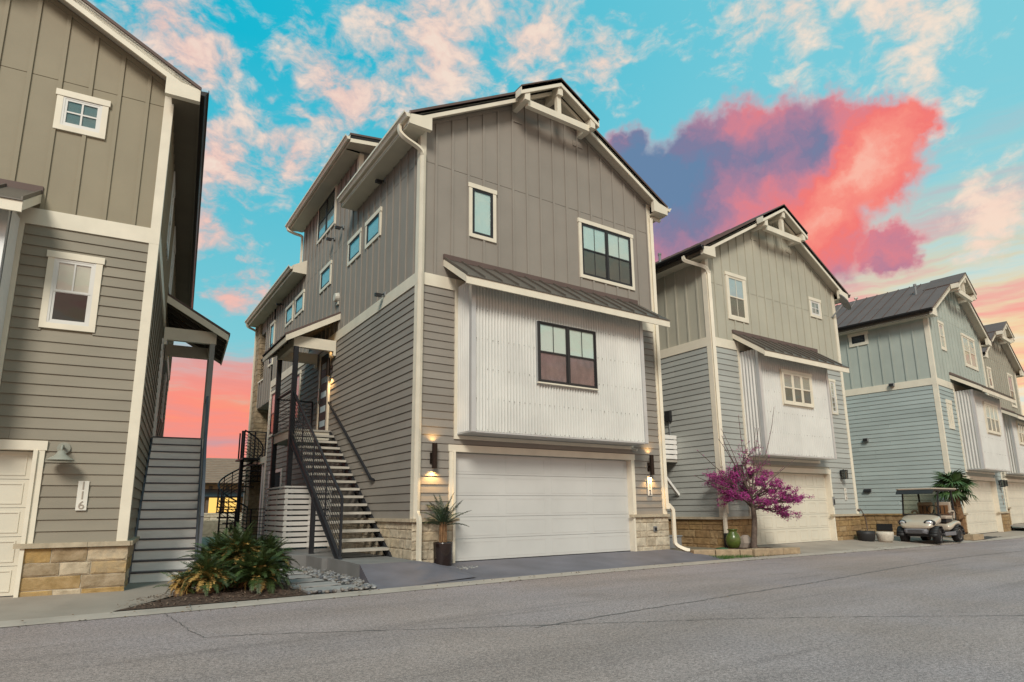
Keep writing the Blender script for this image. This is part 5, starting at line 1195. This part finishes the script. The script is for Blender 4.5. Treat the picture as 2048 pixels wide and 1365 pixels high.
for (dx_, dz_, L) in ((.55, .95, 2.7), (.80, .75, 2.4), (-.55, 1.0, 2.0), (-.25, 1.0, 2.2), (-.9, .42, 2.2), (-1.0, .25, 2.1), (1.0, .30, 2.3), (.1, 1.0, 1.9), (.3, 1, 1.9), (-.7, .7, 2.1), (1.0, .55, 2.0), (-.4, .8, 1.8), (1., .15, 2.0)):
    d = Vector((dx_*.85, r.uniform(-.3, .3), dz_)).normalized(); p = Vector((rx+.06, ry, 1.25)); pts = [p]
    for i in range(10): d = (d+Vector((r.uniform(-.06, .06), r.uniform(-.06, .06), r.uniform(-.04, .05)))).normalized(); pts.append(pts[-1]+d*L/10)
    twigs.tube(pts, .017, 4, r2=.007); longt += pts[3:]
t.o('trunk', limbs, m_bark, smooth=True, kind='stuff'); t.o('twigs', twigs, m_bark, kind='stuff')
bl = MB()
def petal(c, s):
    n_ = Vector((r.uniform(-1, 1), r.uniform(-1, 1), r.uniform(-1, 1))).normalized(); e1 = n_.orthogonal().normalized()*s; e2 = n_.cross(e1).normalized()*s*.7
    bl.add([c-e1, c+e2, c+e1+n_*s*.5, c-e2], [(0, 1, 2), (0, 2, 3)])
for c in tips:
    dd = (c-Vector((rx, ry, 1.5))); w_ = 1.0 if c.z < 2.05 else .35
    for k in range(int(r.uniform(2, 8)*w_)): petal(c+Vector((r.gauss(0, .025), r.gauss(0, .025), r.gauss(0, .025))), r.uniform(.012, .022))
for c in longt:
    for k in range(3): petal(c+Vector((r.gauss(0, .012), r.gauss(0, .012), r.gauss(0, .014))), r.uniform(.008, .016))
t.o('blossom', bl, m_blos, kind='stuff')

# ---- beds, rocks, pavers, pots
def mound(name, poly, z, h, m, seed, kind='structure', n=26):
    """uneven ground inside an outline"""
    r = random.Random(seed); xs_ = [p[0] for p in poly]; ys_ = [p[1] for p in poly]; b = MB()
    def inside(x, y):
        c = False
        for (x1, y1), (x2, y2) in zip(poly, poly[1:]+poly[:1]):
            if (y1 > y) != (y2 > y) and x < (x2-x1)*(y-y1)/(y2-y1)+x1: c = not c
        return c
    def edge(x, y):
        d = 9
        for (x1, y1), (x2, y2) in zip(poly, poly[1:]+poly[:1]):
            L2 = (x2-x1)**2+(y2-y1)**2; t_ = max(0, min(1, ((x-x1)*(x2-x1)+(y-y1)*(y2-y1))/L2)); d = min(d, math.hypot(x-x1-t_*(x2-x1), y-y1-t_*(y2-y1)))
        return d
    bm = bmesh.new(); vs_ = [bm.verts.new((x, y, z)) for x, y in poly]; f = bm.faces.new(vs_); bmesh.ops.triangulate(bm, faces=[f])
    for _ in range(5 if n > 20 else 4): 
        long_ = [e for e in bm.edges if e.calc_length() > .16]
        if not long_: break
        bmesh.ops.subdivide_edges(bm, edges=long_, cuts=1); bmesh.ops.triangulate(bm, faces=bm.faces[:])
    for v in bm.verts:
        d = edge(v.co.x, v.co.y); v.co.z = z+h*min(1, d/.35)+(r.uniform(-.018, .018) if d > .02 else 0)
    me = bpy.data.meshes.new(name); bm.to_mesh(me); bm.free(); me.materials.append(m)
    for p in me.polygons: p.use_smooth = True
    return tag(link(bpy.data.objects.new(name, me)), kind=kind), inside
cy_ = lambda x: curb_y(x)+.33
mound('mulch_bed', [(.30, cy_(.3)), (1.2, cy_(1.2)), (2.2, cy_(2.2)), (2.72, cy_(2.72)), (2.9, .6), (1.78, 1.2), (1.74, .05), (.92, -.98)], -.16, .07, m_mulch, 1)
ch = MB(); r = random.Random(55)
for _ in range(1900):
    x, y = r.uniform(.35, 2.75), r.uniform(-1.75, .2)
    if not (x-.31)*1.28-1.62 > y-.02 or y < cy_(x)+.03: continue
    a = r.uniform(0, 6.28); l = r.uniform(.010, .032); d = Vector((math.cos(a)*l, math.sin(a)*l, r.uniform(-.008, .012))); e = Vector((-d.y, d.x, 0)).normalized()*l*.35; c = Vector((x, y, -.085+r.uniform(-.012, .012)-.06*max(0, 1-(y-cy_(x))/.35)))
    ch.add([c-d-e, c-d+e, c+d+e*.6, c+d-e*.6], [(0, 1, 2, 3)])
tag(ch.obj('bark_chips', mat('bark chips', (.17, .115, .08), rough=.95, var=.6, vs_=14)), kind='stuff')
gr, gin = mound('gravel_bed', [(2.70, cy_(2.7)), (3.2, cy_(3.2)), (3.73, cy_(3.73)), (4.05, -1.0), (4.02, 1.7), (4.15, 5.2), (2.6, 5.2), (2.75, .6)], -.175, .02, m_gravel, 2)
r = random.Random(33)
def rockmesh(seed):
    q = random.Random(seed); bm = bmesh.new(); bmesh.ops.create_icosphere(bm, subdivisions=1, radius=1)
    for v in bm.verts: v.co *= q.uniform(.82, 1.1)
    me = bpy.data.meshes.new('river_rock'); bm.to_mesh(me); bm.free(); me.materials.append(m_rock)
    for p in me.polygons: p.use_smooth = True
    return me
ROCK = [rockmesh(i) for i in range(6)]
rocks = []
while len(rocks) < 1500:
    x, y = r.uniform(2.55, 4.15), r.uniform(-1.75, 4.6)
    if gin(x, y): rocks.append((x, y, -.152, r.uniform(.022, .052)))
for _ in range(240):
    a = r.uniform(0, 6.28); d = .50*math.sqrt(r.random()); x, y = 5.72+d*1.25*math.cos(a), -.38+d*.62*math.sin(a)
    rocks.append((x, y, -.045-.08*max(0, (-y)/1.6), r.uniform(.018, .040)))
PAV = [(2.72, 3.56, -1.60, -1.16), (2.62, 3.46, -.90, -.44), (2.66, 3.42, -.18, .28), (2.72, 3.44, .54, 1.0), (2.76, 3.46, 1.26, 1.72), (2.80, 3.46, 1.98, 2.4)]
rocks = [q for q in rocks if not any(a-.05 < q[0] < b_+.03 and c-.02 < q[1] < d+.27 for a, b_, c, d in PAV) and not (q[0] > 3.55 and q[0] < 4.3 and 2.65 < q[1] < 3.4)]
rocks.sort(key=lambda q: math.hypot(q[0]-CAM[0], q[1]-CAM[1])/q[3])
for (x, y, z, s) in rocks[:300]:
    o = bpy.data.objects.new('river_rock', r.choice(ROCK)); link(o); o.location = (x, y, z+s*.3); o.rotation_euler = (r.uniform(-.3, .3), r.uniform(-.3, .3), r.uniform(0, 6.28)); o.scale = (s*r.uniform(.9, 1.5), s, s*r.uniform(.55, .8))
    tag(o, 'rounded grey or tan river rock loose in the rock bed', 'rock', 'river rocks in the beds by the taupe house')
bm = bmesh.new(); me = bpy.data.meshes.new('river_rocks'); bb = MB()
base_v = [[tuple(v.co) for v in m_.vertices] for m_ in ROCK]; base_f = [[tuple(p.vertices) for p in m_.polygons] for m_ in ROCK]
for (x, y, z, s) in rocks[300:]:
    k = r.randrange(6); a = r.uniform(0, 6.28); sx_, sz_ = s*r.uniform(.9, 1.5), s*.65
    bb.add([(x+(v[0]*sx_*math.cos(a)-v[1]*s*math.sin(a)), y+(v[0]*sx_*math.sin(a)+v[1]*s*math.cos(a)), z+s*.3+v[2]*sz_) for v in base_v[k]], base_f[k])
bm.free(); bpy.data.meshes.remove(me)
m_rock2 = mat('mixed river rock', (.25, .24, .23), var=.7, vs_=16., rough=.65, fine=.15)
tag(bb.obj('river_rocks', m_rock2, smooth=True), kind='stuff')
path = empty('stone_path', (3.2, -.2, -.15), 0, 'path of long flagstones set across the river rocks beside the sago clump', 'path')
for i, (a, b_, c, d) in enumerate(PAV):
    j = lambda: r.uniform(-.025, .025)
    p = MB().prism([(a+j()-3.2, c+j()+.2), (b_+j()-3.2, c+j()+.2+(b_-a)*.04), (b_+j()-3.2, d+j()+.2+(b_-a)*.04), (a+j()-3.2, d+j()+.2)], -.06, .018+r.uniform(-.004, .006), 'z'); p.obj('flagstone', m_paver, path, bevel=.008)
# edging walls of the redbud bed
t = T('edging_wall', 'low limestone block edging around the magenta tree bed', 'edging wall', (13.9, -1.2, -.1))
def blockrow(pts, z0, z1, w_, m, seed):
    q = random.Random(seed)
    for (x0, y0), (x1, y1) in zip(pts, pts[1:]):
        L = math.hypot(x1-x0, y1-y0); ux, uy = (x1-x0)/L, (y1-y0)/L; s = 0
        while s < L-.05:
            l = min(q.uniform(.42, .62), L-s); l = L-s if L-s-l < .2 else l
            b = MB().box(.006, l-.006, -w_/2, w_/2, 0, z1-z0+q.uniform(-.012, .012)); me = b.mesh('block', m, bevel=.018)
            o = bpy.data.objects.new('block', me); link(o, t.r); o.location = Vector((x0+ux*s, y0+uy*s, z0))-t.b; o.rotation_euler = (0, 0, math.atan2(uy, ux)+q.uniform(-.015, .015)); s += l
m_blk = mat('edging limestone', (.3, .2, .1), cols=[(.33, .24, .145), (.38, .29, .19), (.30, .21, .13)], rough=.85, var=.22, vs_=8, bump=.008, bs=24)
blockrow([(12.30, -.62), (13.55, -1.38), (15.25, -1.52)], -.17, .0, .26, m_blk, 5)
mound('planting_soil', [(12.32, -.5), (13.6, -1.26), (15.2, -1.38), (15.3, -.32), (14.2, -.25), (12.3, -.2)], -.06, .02, m_mulch, 8)
sheet('side_yard', [(12.12, -.25), (14.2, -.25), (14.2, 9), (12.12, 9)], -.06, m_soil)
gv, ginn = mound('grass_strip_soil', [(12.25, cy_(12.25)-.02), (13.2, cy_(13.2)-.02), (14.35, cy_(14.35)-.02), (14.2, -1.62), (13.5, -1.56), (12.35, -.95)], -.165, .012, m_soil, 3)
gb = MB(); r = random.Random(8)
for _ in range(5200):
    x, y = r.uniform(12.2, 14.5), r.uniform(-1.75, -.7)
    if not ginn(x, y): continue
    h = r.uniform(.04, .09); a = r.uniform(0, 6.28); w_ = .005; dx_, dy_ = math.cos(a)*w_, math.sin(a)*w_; lx, ly = r.uniform(-.03, .03), r.uniform(-.03, .03)
    gb.add([(x-dx_, y-dy_, -.165), (x+dx_, y+dy_, -.165), (x+lx, y+ly, -.165+h)], [(0, 1, 2)])
tag(gb.obj('grass', m_grass), kind='stuff')
tag(MB().lathe([(.09, 0), (.14, .03), (.185, .14), (.19, .24), (.16, .34), (.105, .41), (.10, .44), (.135, .475), (.14, .49), (.12, .49), (.085, .44), (.08, .40)], 24, (13.92, -.62, -.03)).obj('urn', m_green, smooth=True), 'round green glazed urn beside the magenta tree trunk', 'urn')
p = MB().lathe([(.16, 0), (.19, .12), (.15, .25), (.07, .32)], 9, (14.52, -.55, -.03)); p.v = [(v[0]+.03*math.sin(v[2]*31), v[1]+.03*math.cos(v[2]*27), v[2]) for v in p.v]
tag(p.obj('boulder', m_conc), 'pale grey boulder right behind the magenta tree trunk', 'boulder')
t = T('utility_box', 'small grey utility box on the ground against the golden stone', 'utility box', (13.3, .9, -.06)); t.o('body', MB().box(13.02, 13.52, .75, 1.2, -.06, .24), m_grey, bevel=.02); t.o('lid', MB().box(13.0, 13.54, .73, 1.22, .241, .28), m_grey, bevel=.012)
tag(MB().lathe([(.16, 0), (.15, .04), (.04, .06)], 14, (13.45, -.62, -.045)).obj('drain_cover', mat('green plastic lid', (.03, .10, .05), rough=.5)), 'dark green round valve lid in the tree bed', 'lid')
# pots right of the grey garage
for (x, y, m_, lab, s) in ((20.55, -.62, m_plast, 'dark low pot holding a thin bare stem, right of the grey garage', 1.25), (20.95, -1.0, m_potw, 'pale round stone pot at the corner of the grey house drive', 1.15)):
    t = T('flower_pot', lab, 'pot', (x, y, -.12)); t.o('bowl', MB().lathe([(.15*s, 0), (.19*s, .06*s), (.215*s, .2*s), (.215*s, .28*s), (.195*s, .28*s), (.185*s, .22*s)], 20, (x, y, -.12)), m_, smooth=True); t.o('soil', MB().lathe([(.185*s, 0), (.1, .01)], 14, (x, y, -.12+.23*s)), m_mulch)
    if m_ is m_plast: t.o('stem', MB().tube(interp([(x+.12, y, .1), (x+.10, y, .55), (x-.02, y, .78), (x-.18, y, .92), (x-.24, y, .90)], 5), .018, 6, r2=.012), m_bark); t.o('seed_head', MB().lathe([(.02, 0), (.06, .04), (.03, .09)], 8, (x-.26, y, .84)), m_bark)
t = T('flower_pot', 'grey tapered planter with low plants behind the golf cart', 'pot', (22.6, 1.2, -.15)); t.o('bowl', MB().prism([(22.15, -.15), (23.05, -.15), (23.25, .2), (21.95, .2)], .9, 1.5, 'y'), m_potg); p = MB(); r = random.Random(2)
for k in range(150):
    c = Vector((r.uniform(22.0, 23.2), r.uniform(.95, 1.45), r.uniform(.18, .34))); petal_ = Vector((r.uniform(-1, 1), r.uniform(-1, 1), .6)).normalized()*.06; sd_ = Vector((r.uniform(-1, 1), r.uniform(-1, 1), 0)).normalized()*.025
    p.add([c, c+petal_*.5+sd_, c+petal_, c+petal_*.5-sd_], [(0, 1, 2, 3)])
t.o('leaves', p, m_grass, kind='stuff')
tag(MB().box(20.86, 20.93, -.1, -.03, -.1, 1.02).obj('fence_post', m_plast), 'single black post at the right corner of the grey house', 'post')
sheet('flower_bed', [(20.4, -.95), (21.7, -.95), (21.9, .1), (20.9, .1)], -.105, m_mulch)
drive('side_drive', 22.62, 26.55, -.108, -.5, .25, m_conc, 21.4, 26.8)
sheet('side_path', [(21.1, .2), (30, .2), (30, 9), (21.1, 9)], -.10, m_conc)
t = T('edging_wall', 'short stone block edging at the foot of the fan palm', 'edging wall', (25.2, -1.6, -.14))
blockrow([(24.75, -1.85), (25.75, -1.80)], -.17, .03, .3, m_blk, 9)
mound('gravel_patch', [(25.6, -2.0), (28.4, -1.6), (27.6, -1.2), (25.8, -1.35)], -.16, .03, m_gravel, 12)
AG = [frond_mesh('leaf', m_frond, .55, 14, .05, .35+.2*i, 60+i, wdt=.03) for i in range(2)]
for (x, y, lab) in ((36.3, -.7, 'dark spiky shrub at the left of the farthest garage'), (37.3, -.9, 'spiky green shrub at the right edge, by the farthest garage')):
    t = T('spiky_shrub', lab, 'shrub', (x, y, -.05)); t.o('stem', MB().lathe([(.1, 0), (.06, .15)], 8, (x, y, -.05)), m_palmbark); spray(t.r, (0, 0, .1), 60, AG+SAGO, rad(0), rad(85), .9, 1.5, int(x))

lf_ = MB(); r = random.Random(91)
for _ in range(260):
    x = r.uniform(-3, 26); y = curb_y(x)+r.choice((-1, -1, 1))*abs(r.gauss(0, .10))+.02; a = r.uniform(0, 6.28); l = r.uniform(.012, .035); z = ROAD+(.010 if y < curb_y(x) else .045)
    d = Vector((math.cos(a)*l, math.sin(a)*l, 0)); e = Vector((-d.y, d.x, 0))*.35; c = Vector((x, y, z))
    lf_.add([c-d, c+e+Vector((0, 0, .008)), c+d, c-e+Vector((0, 0, .004))], [(0, 1, 2), (0, 2, 3)])
tag(lf_.obj('leaf_litter', mat('dead leaves', (.13, .085, .045), rough=.9, var=.5, vs_=4)), kind='stuff')

# ------------------------------------------------------------------ golf cart
t = T('golf_cart', 'champagne golf cart with brown seats, parked before the blue green house', 'golf cart', (22.62, -1.62, -.158))
CA = rad(182); t.r.rotation_euler = (0, 0, CA); t.r.scale = (.96, .96, .96); K = t.r
def loft(secs, cap=True):
    b = MB(); n = len(secs[0][1])
    for x, pts in secs: b.v += [(x, y, z) for y, z in pts]
    for i in range(len(secs)-1):
        for k in range(n): b.f.append((i*n+k, i*n+(k+1) % n, (i+1)*n+(k+1) % n, (i+1)*n+k))
    if cap: b.f += [tuple(range(n-1, -1, -1)), tuple((len(secs)-1)*n+k for k in range(n))]
    return b
def sec(w, zb, zt, wt=.86, cr=.03): return [(-w*.92, zb), (-w, zb+.35*(zt-zb)), (-w, zb+.65*(zt-zb)), (-w*wt, zt-cr*1.3), (-w*.45, zt), (w*.45, zt), (w*wt, zt-cr*1.3), (w, zb+.65*(zt-zb)), (w, zb+.35*(zt-zb)), (w*.92, zb)]
def ko(name, mb, m, smooth=False, bevel=0, par=None): return mb.obj(name, m, par or K, smooth, bevel)
cowl = loft([(1.16, sec(.30, .50, .58)), (1.13, sec(.40, .46, .64)), (1.05, sec(.48, .44, .73)), (.92, sec(.53, .50, .81)), (.75, sec(.56, .56, .88)), (.56, sec(.57, .60, .94)), (.50, sec(.57, .60, .95))])
ob = ko('front_cowl', cowl, m_cart, smooth=True); md = ob.modifiers.new('smooth', 'SUBSURF'); md.levels = md.render_levels = 2
ob = ko('rear_body', loft([(-.02, sec(.56, .36, .60)), (-.10, sec(.58, .34, .66)), (-.30, sec(.585, .36, .70)), (-.55, sec(.585, .52, .74)), (-.85, sec(.58, .54, .76)), (-1.08, sec(.56, .48, .74)), (-1.17, sec(.50, .46, .66))]), m_cart, smooth=True)
md = ob.modifiers.new('smooth', 'SUBSURF'); md.levels = md.render_levels = 2
ko('chassis', MB().box(-1.05, 1.0, -.32, .32, .22, .34).box(-.35, .66, -.56, .56, .26, .32), m_plast)
ko('sill', MB().box(-.42, .45, .545, .60, .24, .36), m_cartg, bevel=.012); ko('sill', MB().box(-.42, .45, -.60, -.545, .24, .36), m_cartg, bevel=.012)
ko('bumper', loft([(1.02, sec(.34, .30, .50, .96, .01)), (1.14, sec(.34, .32, .48, .96, .01)), (1.19, sec(.28, .35, .45, .96, .01))]), m_cartg)
for i in range(3): ko('grille_bar', MB().box(1.188, 1.196, -.22, .22, .365+i*.028, .375+i*.028), m_plast)
for s in (-1, 1):
    p = MB(); p.lathe([(.075, -.02), (.10, 0), (.085, .028), (.03, .045)], 14); p.v = [(1.055+z*.8-(abs(s*.44+y)-.44)*.35, s*.40+y, .66+x*.72+z*.3) for x, y, z in p.v]; ko('headlight', p, m_lens, smooth=True)
    p = MB(); p.lathe([(.11, -.03), (.135, -.004), (.10, .012)], 14); p.v = [(1.05+z*.8-(abs(s*.44+y)-.44)*.45, s*.41+y*1.15, .665+x*.75+z*.3) for x, y, z in p.v]; ko('headlight_bezel', p, m_plast, smooth=True)
p = MB().lathe([(.028, 0), (.028, .006)], 14); p.v = [(1.128+z+x*-.25, y, .60+x*.9) for x, y, z in p.v]; ko('emblem', p, m_nose)
def wheel(x, y, steer=0):
    wl_ = empty('wheel', (x, y, .25), steer); wl_.parent = K; s = 1 if y > 0 else -1
    ty = MB(); prof = [(.155, -.085), (.20, -.105), (.235, -.10), (.25, -.07), (.25, .07), (.235, .10), (.20, .105), (.155, .085)]
    ty.lathe(prof, 28); ty.v = [(a, c, b_) for a, b_, c in ty.v]; ty.obj('tyre', m_tyre, wl_, smooth=True)
    rm = MB(); rm.lathe([(.155, -.08), (.16, .07), (.165, .088), (.15, .088), (.135, .03), (.05, .03), (.045, .055), (.02, .06)], 24); rm.v = [(a, s*c, b_) for a, b_, c in rm.v]; rm.obj('rim', m_chrome, wl_, smooth=True)
    for i in range(6):
        a = i*math.pi/3; sp = MB().prism([(.03, -.018), (.145, -.028), (.145, .028), (.03, .018)], .045, .075, 'z'); sp.v = [(q[0]*math.cos(a)-q[1]*math.sin(a), s*q[2], q[0]*math.sin(a)+q[1]*math.cos(a)) for q in sp.v]; sp.obj('spoke', m_chrome, wl_)
for x, y, st_ in ((.80, -.48, .16), (.80, .48, .16), (-.82, -.48, 0), (-.82, .48, 0)): wheel(x, y, st_)
for x, s in ((.80, 1), (.80, -1), (-.82, 1), (-.82, -1)):
    p = MB(); q0 = []
    for i in range(11):
        a = rad(-5)+rad(190)*i/10; q0.append((x+.31*math.cos(a), .25+.31*math.sin(a)))
    for i in range(10):
        (xa, za), (xb, zb2) = q0[i], q0[i+1]; y0, y1 = sorted((s*.37, s*.605)); k = len(p.v)
        p.v += [(xa, y0, za), (xa, y1, za), (xb, y1, zb2), (xb, y0, zb2)]; p.f.append((k, k+1, k+2, k+3))
    ob = ko('fender', p, m_plast, smooth=True); md = ob.modifiers.new('thick', 'SOLIDIFY'); md.thickness = .02
ko('seat_base', MB().box(-.50, -.03, -.50, .50, .66, .76), m_plast)
ko('seat_cushion', MB().box(-.50, .02, -.53, .53, .765, .88), m_seat, bevel=.045)
for s in (-1, 1):
    ob = ko('backrest', MB().box(-.60, -.50, s*.27-.235, s*.27+.235, .90, 1.33), m_seat, bevel=.04)
    ob = ko('backrest_panel', MB().box(-.505, -.478, s*.27-.17, s*.27+.17, .93, 1.22), m_seatb, bevel=.012)
    for k in (-.06, .06): ko('seat_stripe', MB().box(-.479, -.472, s*.27+k-.012, s*.27+k+.012, .95, 1.2), m_plast)
    ko('armrest', MB().bar(interp([(-.55, s*.55, .78), (-.55, s*.56, 1.0), (-.30, s*.56, 1.03), (-.15, s*.56, .98)], 4), .045, .05), m_seat)
    ko('front_strut', MB().bar([(.60, s*.53, .90), (.52, s*.53, 1.3), (.44, s*.53, 1.73)], .045, .035), m_plast)
    ko('rear_strut', MB().bar([(-.72, s*.50, .74), (-.74, s*.50, 1.2), (-.70, s*.50, 1.73)], .05, .035), m_plast)
    ko('bag_rail', MB().bar(interp([(-1.0, s*.36, .72), (-1.05, s*.36, 1.05), (-1.22, s*.36, 1.08), (-1.25, s*.36, .6), (-1.22, s*.36, .30)], 4), .025, .025), m_plast)
    ko('mirror_arm', MB().tube([(.50, s*.53, 1.35), (.50, s*.62, 1.37)], .01, 5), m_plast)
ko('roof', MB().prism([(.80, -.50), (.76, -.60), (-.96, -.60), (-1.0, -.52), (-1.0, .52), (-.96, .60), (.76, .60), (.80, .50)], 1.735, 1.785, 'z'), m_seat, bevel=.018)
ko('roof_lining', MB().box(-.95, .76, -.56, .56, 1.69, 1.734), m_plast)
ko('visor', MB().prism([(.80, 1.73), (.92, 1.60), (.91, 1.59), (.78, 1.70)], -.56, .56, 'y'), m_plast)
p = MB(); p.prism([(.605, .93), (.615, .93), (.465, 1.69), (.455, 1.69)], -.50, .50, 'y'); ko('windscreen', p, g_shield)
ko('windscreen_frame', MB().bar([(.61, -.52, .93), (.61, .52, .93)], .03, .03), m_plast)
st_ = MB(); st_.tube([(.19*math.cos(a*math.pi/12), .19*math.sin(a*math.pi/12), 0) for a in range(25)], .016, 6); st_.v = [(.22+x*.55+z*.8, .27+y, 1.06+x*.8-z*.5) for x, y, z in st_.v]; ko('steering_wheel', st_, m_plast, smooth=True)
ko('steering_column', MB().tube([(.50, .27, .80), (.22, .27, 1.06)], .025, 6), m_plast); ko('dash', MB().box(.40, .56, -.52, .52, .78, .93), m_plast, bevel=.02)
ko('rear_tray', MB().box(-1.24, -1.0, -.40, .40, .60, .66), m_plast)
ck = empty('cooler', label='small pale cooler on the rear tray of the golf cart', cat='cooler'); ca = CA; lx, ly = -1.13, .16
ck.location = (22.62+lx*math.cos(ca)-ly*math.sin(ca), -1.62+lx*math.sin(ca)+ly*math.cos(ca), -.158+.662); ck.rotation_euler = (0, 0, ca)
MB().box(-.09, .09, -.13, .13, 0, .18).obj('body', m_bell, ck, bevel=.015); MB().box(-.095, .095, -.135, .135, .181, .22).obj('lid', mat('cooler lid red', (.30, .08, .05), rough=.4), ck, bevel=.01)

# ------------------------------------------------------------------ far house behind the spiral stair
bh = empty('far_house', (9.0, 38.0, 0), rad(-6), 'far tan house with a tiled roof and lit windows between the two nearest houses', 'house')
b = MB(); b.box(-5, 6, 2, 9, -.5, 3.3); b.obj('wall', m_tan, bh)
b = MB(); b.add([(-5.6, 1.3, 3.15), (6.6, 1.3, 3.15), (6.6, 9.7, 3.15), (-5.6, 9.7, 3.15), (-2.5, 5.5, 5.3), (3.5, 5.5, 5.3)], [(0, 1, 5, 4), (1, 2, 5), (2, 3, 4, 5), (3, 0, 4), (0, 3, 2, 1)])
rf = b.obj('roof', m_tile, bh)
for i in range(14):      # tile courses
    s = i/14; MB().add([(-5.6+3.1*s, 1.3+4.2*s-.02, 3.17+2.15*s), (6.6-3.1*s, 1.3+4.2*s-.02, 3.17+2.15*s), (6.6-3.1*(s+.075), 1.3+4.2*(s+.075), 3.20+2.15*(s+.075)-.02), (-5.6+3.1*(s+.075), 1.3+4.2*(s+.075), 3.20+2.15*(s+.075)-.02), (-5.6+3.1*s, 1.3+4.2*s-.02, 3.22+2.15*s), (6.6-3.1*s, 1.3+4.2*s-.02, 3.22+2.15*s)], [(0, 1, 5, 4), (4, 5, 2, 3)]).obj('tile_course', m_tile, rf)
for i in range(9): MB().box(-4.6+i*1.15, -4.35+i*1.15, 1.95, 2.0, 2.75, 2.98).obj('roof_beam', m_soffd, bh)
b = MB(); b.prism([(-.6, 2.15), (2.0, 2.75), (2.0, 2.65), (-.6, 2.05)], -5.4, 6.3, 'x'); b.obj('porch_roof', m_gutd, bh)
for x in (-4.8, -2.4, 0, 2.4, 4.8): MB().box(x-.1, x+.1, -.4, -.2, .9, 2.1).obj('porch_post', m_bark, bh)
for x in (-4.3, -3.2, -1.9, -.7, .6, 1.8, 3.0, 4.2):
    wv = MB().box(x-.5, x+.5, 1.93, 2.0, .95, 2.15).obj('window', m_bark, bh); MB().box(x-.44, x+.44, 1.91, 1.929, 1.0, 2.1).obj('pane', m_lit, wv)
b = MB(); b.box(-5.4, 6.3, -.6, 2, -.5, .92); b.obj('porch_base', m_cap, bh)
t = T('retaining_wall', 'pale stepped limestone retaining wall in front of the far tan house', 'wall', (6, 30, -.3))
t.o('core', MB().box(2.5, 11, 30.0, 30.6, -.4, 1.0), m_mort); t.o('lower_tier', MB().box(2.0, 10, 24.0, 24.5, -.4, .62), m_cap)
r = random.Random(77)
for j in range(5):
    x = 2.5
    while x < 10.9: l = r.uniform(.5, 1.1); inst('stone', 'stone%d' % r.randrange(7), m_st_main, t.r, Vector((x, 30.0, -.3+j*.26))-t.b, (0, 0, 0), (l-.015, .05, .245), stonemesh(r.randrange(7)+11)); x += l
sheet('back_yard', [(-1, 13), (5.1, 13), (12, 17), (12, 29.9), (-6, 29.9)], -.18, m_soil)
for (x, y, lab) in ((3.3, 17.5, 'small spiky shrub behind the spiral stair'), (5.9, 24, 'spiky shrub before the far retaining wall')):
    t = T('spiky_shrub', lab, 'shrub', (x, y, -.1)); t.o('stem', MB().lathe([(.1, 0), (.06, .15)], 8, (x, y, -.1)), m_palmbark); spray(t.r, (0, 0, .1), 26, AG, rad(10), rad(85), 1.0, 1.4, int(x))
